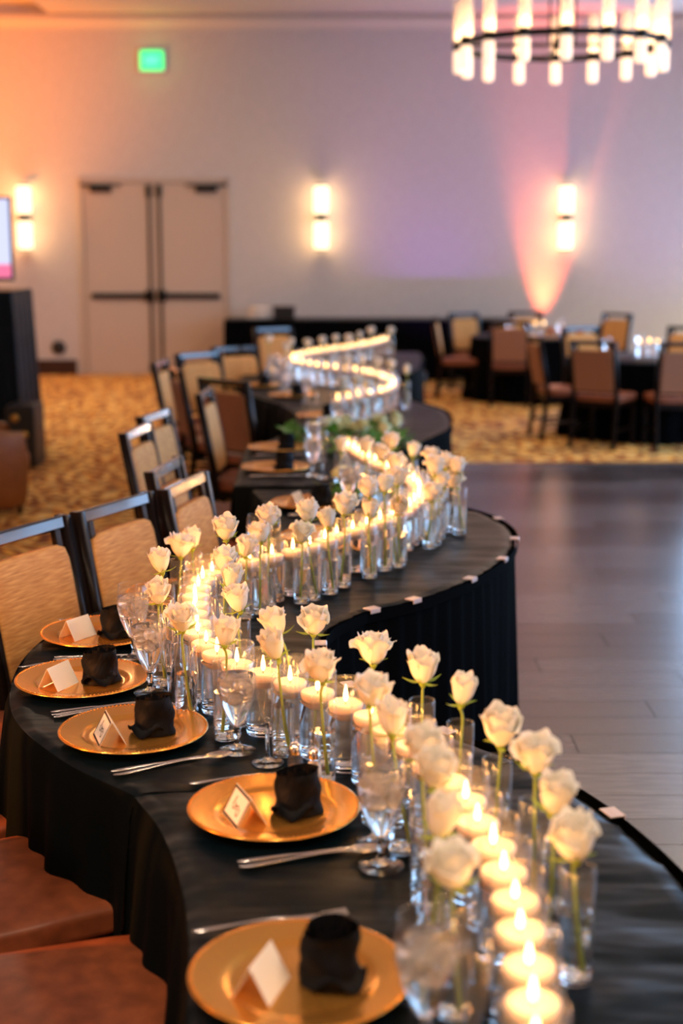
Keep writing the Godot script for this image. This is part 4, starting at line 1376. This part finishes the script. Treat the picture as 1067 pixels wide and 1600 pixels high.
func garland(label: String, cx: float, cz: float, spread: Vector2, leaves: int, blossoms: int, sd: int) -> void:
	var r := RandomNumberGenerator.new()
	r.seed = sd
	var t := thing("floral_garland", label, "garland", P(cx, TOP + 0.003, cz))
	if not K.has("leafA"):
		K.leafA = leaf_mesh(0.07, 0.018)
		K.leafB = leaf_mesh(0.05, 0.02)
	var st := begin()
	for k in leaves:
		var p := Vector3(r.randf_range(-1, 1) * spread.x, r.randf_range(0.0, 0.07), r.randf_range(-1, 1) * spread.y)
		var b := Basis.from_euler(Vector3(r.randf_range(-0.9, 0.2), r.randf() * TAU, r.randf_range(-0.5, 0.5))).scaled(Vector3.ONE * r.randf_range(0.8, 1.3))
		st.append_from(K.leafA if k % 2 else K.leafB, 0, Transform3D(b, p))
	var m := st.commit()
	var lf := part(t, "leaves", m, M.leaf)
	lf.set_meta("kind", "stuff")
	for k in 7:
		var a := Vector3(r.randf_range(-0.9, 0.9) * spread.x, 0.01, r.randf_range(-0.9, 0.9) * spread.y)
		part(t, "twig", done(tube([a, a + Vector3(r.randf_range(-0.1, 0.1), 0.035, r.randf_range(-0.1, 0.1)), a + Vector3(r.randf_range(-0.2, 0.2), 0.05, r.randf_range(-0.2, 0.2))], [0.0025, 0.002, 0.001], 5)), M.stem)
	for k in blossoms:
		var at := Vector3(r.randf_range(-1, 1) * spread.x * 0.85, r.randf_range(0.045, 0.085), r.randf_range(-1, 1) * spread.y * 0.85)
		var bs := Basis.from_euler(Vector3(r.randf_range(-0.2, 0.6), r.randf() * TAU, r.randf_range(-0.5, 0.5)))
		var bloom := part(t, "blossom", K.rose_core, M.cream_petal, at, bs)
		for l in K.blooms[2 + k % 2]:
			for j in l[0]:
				part(bloom, "petal", l[1 + j % 2], M.cream_petal, Vector3.ZERO, Basis(Vector3.UP, TAU * j / l[0] + r.randf()))

func build_rest() -> void:
	garland("green leafy garland with cream roses between the two candle curves", 0.12, 7.72, Vector2(0.26, 0.42), 190, 14, 5)
	garland("small tuft of greenery with a yellow bloom beside the candle row", 0.02, 6.0, Vector2(0.06, 0.14), 40, 2, 8)
	garland("sprig of greenery on the black cloth left of the tall glasses", -0.24, 7.9, Vector2(0.06, 0.2), 40, 0, 12)
	# left: a tall draped stand with a screen
	var t := thing("draped_stand", "tall stand under a black pleated drape at the left edge", "stand", P(-3.36, 0, 12.75))
	part(t, "top", block(Vector3(1.05, 0.03, 0.8), Vector3(0, 1.425, 0), 0.006), M.black_linen)
	var ring := [Vector2(0.53, 0.41), Vector2(0.53, -0.41), Vector2(-0.53, -0.41), Vector2(-0.53, 0.41), Vector2(0.53, 0.41)]
	var round := resample(PackedVector2Array(ring), 0.02)
	var n := round.size() - 1
	var fall := func(u: float, v: float) -> Vector3:
		var i := int(round_(u * n))
		var p := round[i]
		var k := 1.0 + 0.11 * v + 0.025 * v * sin(i * 0.7)
		return Vector3(p.x * k, 1.43 - 1.4 * v, p.y * k)
	part(t, "drape", done(grid(n, 6, fall)), M.black_linen)
	t = thing("display_screen", "pale glowing display screen with black frame at the left edge", "screen", P(-3.29, 1.44, 12.6))
	part(t, "foot", block(Vector3(0.4, 0.02, 0.22), Vector3(0, 0.01, 0), 0.004), M.black_plastic)
	part(t, "neck", block(Vector3(0.06, 0.1, 0.04), Vector3(0, 0.06, 0), 0.004), M.black_plastic)
	part(t, "frame", block(Vector3(0.86, 0.72, 0.045), Vector3(0, 0.44, 0), 0.008), M.black_plastic)
	var sm := SurfaceTool.new()
	sm.begin(Mesh.PRIMITIVE_TRIANGLES)
	for q in [[-1, -1], [-1, 1], [1, 1], [-1, -1], [1, 1], [1, -1]]:
		sm.set_uv(Vector2(0.5 + 0.5 * q[0], 0.5 - 0.5 * q[1]))
		sm.set_normal(Vector3.BACK)
		sm.add_vertex(Vector3(0.41 * q[0], 0.445 + 0.335 * q[1], 0.024))
	var im := Image.create(64, 48, false, Image.FORMAT_RGB8)
	im.fill(Color(0.8, 0.82, 0.95))
	im.fill_rect(Rect2i(44, 40, 20, 8), Color(0.95, 0.45, 0.6))
	im.fill_rect(Rect2i(6, 6, 30, 22), Color(0.7, 0.72, 0.85))
	var scr := mat("screen_picture", Color.BLACK, 0.3)
	scr.emission_enabled = true
	scr.emission = Color.BLACK
	scr.emission_texture = ImageTexture.create_from_image(im)
	scr.emission_energy_multiplier = 0.9
	part(t, "screen", sm.commit(), scr)
	area(t, Vector3(0, 0.445, 0.04), Vector3(0, 0.445, 3), Vector2(0.8, 0.66), Color(0.8, 0.82, 0.95), 0.25)
	# black case with brass latches under it
	t = thing("equipment_case", "black equipment case with two brass latches by the drape", "case", P(-2.66, 0, 11.9))
	part(t, "body", block(Vector3(0.24, 0.52, 0.4), Vector3(0, 0.26, 0), 0.012), M.black_plastic)
	for k in 2:
		part(t, "latch", turned([Vector2(0, 0), Vector2(0.035, 0.0), Vector2(0.035, 0.01), Vector2(0.02, 0.022), Vector2(0, 0.025)], 14), M.brass, Vector3(-0.04 + 0.07 * k, 0.42 - 0.14 * k, 0.2), Basis(Vector3.RIGHT, PI / 2.0))
	# tub armchair cut by the left edge
	t = thing("tub_armchair", "rounded brown tub armchair cut off by the left edge", "armchair", P(-2.5, 0, 9.75), 0.4)
	var shell := func(u: float, v: float) -> Vector3:
		var a := -2.3 + 4.6 * u
		var th := v * TAU
		var r := 0.36 + 0.045 * cos(th)
		var y := 0.37 + 0.3 * sin(th) * (1.0 if sin(th) < 0 else 0.8 + 0.15 * cos(a))
		return Vector3(-cos(a) * r, y, sin(a) * r)
	part(t, "shell", done(grid(36, 20, shell)), M.armchair_hide)
	part(t, "seat_cushion", cushion(Vector3(0.56, 0.2, 0.56), Vector3(0.04, 0.36, 0), 4.0, 0.2, 8), M.armchair_hide)
	for k in 4:
		part(t, "leg", turned([Vector2(0, 0), Vector2(0.014, 0), Vector2(0.022, 0.1), Vector2(0, 0.1)], 10), M.dark_wood, Vector3([0.22, 0.22, -0.24, -0.24][k], 0, [0.2, -0.2, 0.2, -0.2][k]))
	# things on the long wall table
	t = thing("linen_heap", "heap of folded cream linen on the long wall table", "linen", P(-1.15, 0.83, 19.75))
	for k in 3:
		part(t, "folded_cloth", cushion(Vector3(0.3 - 0.03 * k, 0.06, 0.24), Vector3(0.01 * k, 0.032 + 0.052 * k, 0), 4.0, 0.3, 6), M.linen_white, Vector3.ZERO, Basis(Vector3.UP, 0.2 * k))
	t = thing("black_box", "small black box with a lid on the long wall table", "box", P(-0.79, 0.83, 19.75))
	part(t, "body", block(Vector3(0.29, 0.14, 0.22), Vector3(0, 0.07, 0), 0.008), M.black_plastic)
	part(t, "lid", block(Vector3(0.31, 0.035, 0.24), Vector3(0, 0.157, 0), 0.008), M.black_plastic)
	# round table settings
	for k in 2:
		var c: Vector2 = [Vector2(2.35, 17.3), Vector2(3.0, 13.95)][k]
		var w: String = ["far", "near"][k]
		for j in 4:
			var a := TAU * j / 4.0 + 0.6 + k
			var p := c + Vector2(cos(a), sin(a)) * 0.42
			var g := thing("water_goblet", "small stemmed goblet on the %s round table, %s clockwise" % [w, ordinal(j + 1)], "goblet", P(p.x, TOP, p.y), 0.0, "goblets on the round tables")
			part(g, "bowl", K.goblet_bowl, M.glass)
			part(g, "stem", K.goblet_stem, M.solid_glass)
			part(g, "water", K.goblet_water, M.water)
			p = c + Vector2(cos(a + 0.5), sin(a + 0.5)) * 0.55
			g = thing("folded_napkin", "folded amber napkin on the %s round table, %s clockwise" % [w, ordinal(j + 1)], "napkin", P(p.x, TOP, p.y), a, "amber napkins on the round tables")
			part(g, "roll", K.napkin_roll, M.amber_cloth)
			part(g, "scroll", K.napkin_scroll, M.amber_cloth)
		for j in 3:
			var a := TAU * j / 3.0 + 0.3 + k
			var p := c + Vector2(cos(a), sin(a)) * 0.1
			var s := 1.25
			var v := thing("candle_vase", "clear glass cylinder in the centre of the %s round table, %s of three" % [w, ordinal(j + 1)], "vase", P(p.x, TOP, p.y), 0.0, "cylinder vases on the round tables")
			part(v, "glass", K.vase_glass, M.glass)
			part(v, "base", K.vase_base, M.solid_glass)
			part(v, "water", K.vase_water, M.water)
			var q := thing("floating_candle", "candle burning in the centre of the %s round table, %s of three" % [w, ordinal(j + 1)], "candle", P(p.x, TOP + 0.1265, p.y), 0.0, "candles on the round tables")
			part(q, "wax", K.candle_wax, M.wax)
			part(q, "wick", K.candle_wick, M.wick)
			part(q, "flame", K.candle_flame, M.flame)
			omni(q, Vector3(0, 0.047, 0), Color(1.0, 0.7, 0.37), CANDLE, 0.006, 12.0)

func round_(x: float) -> float:
	return floorf(x + 0.5)
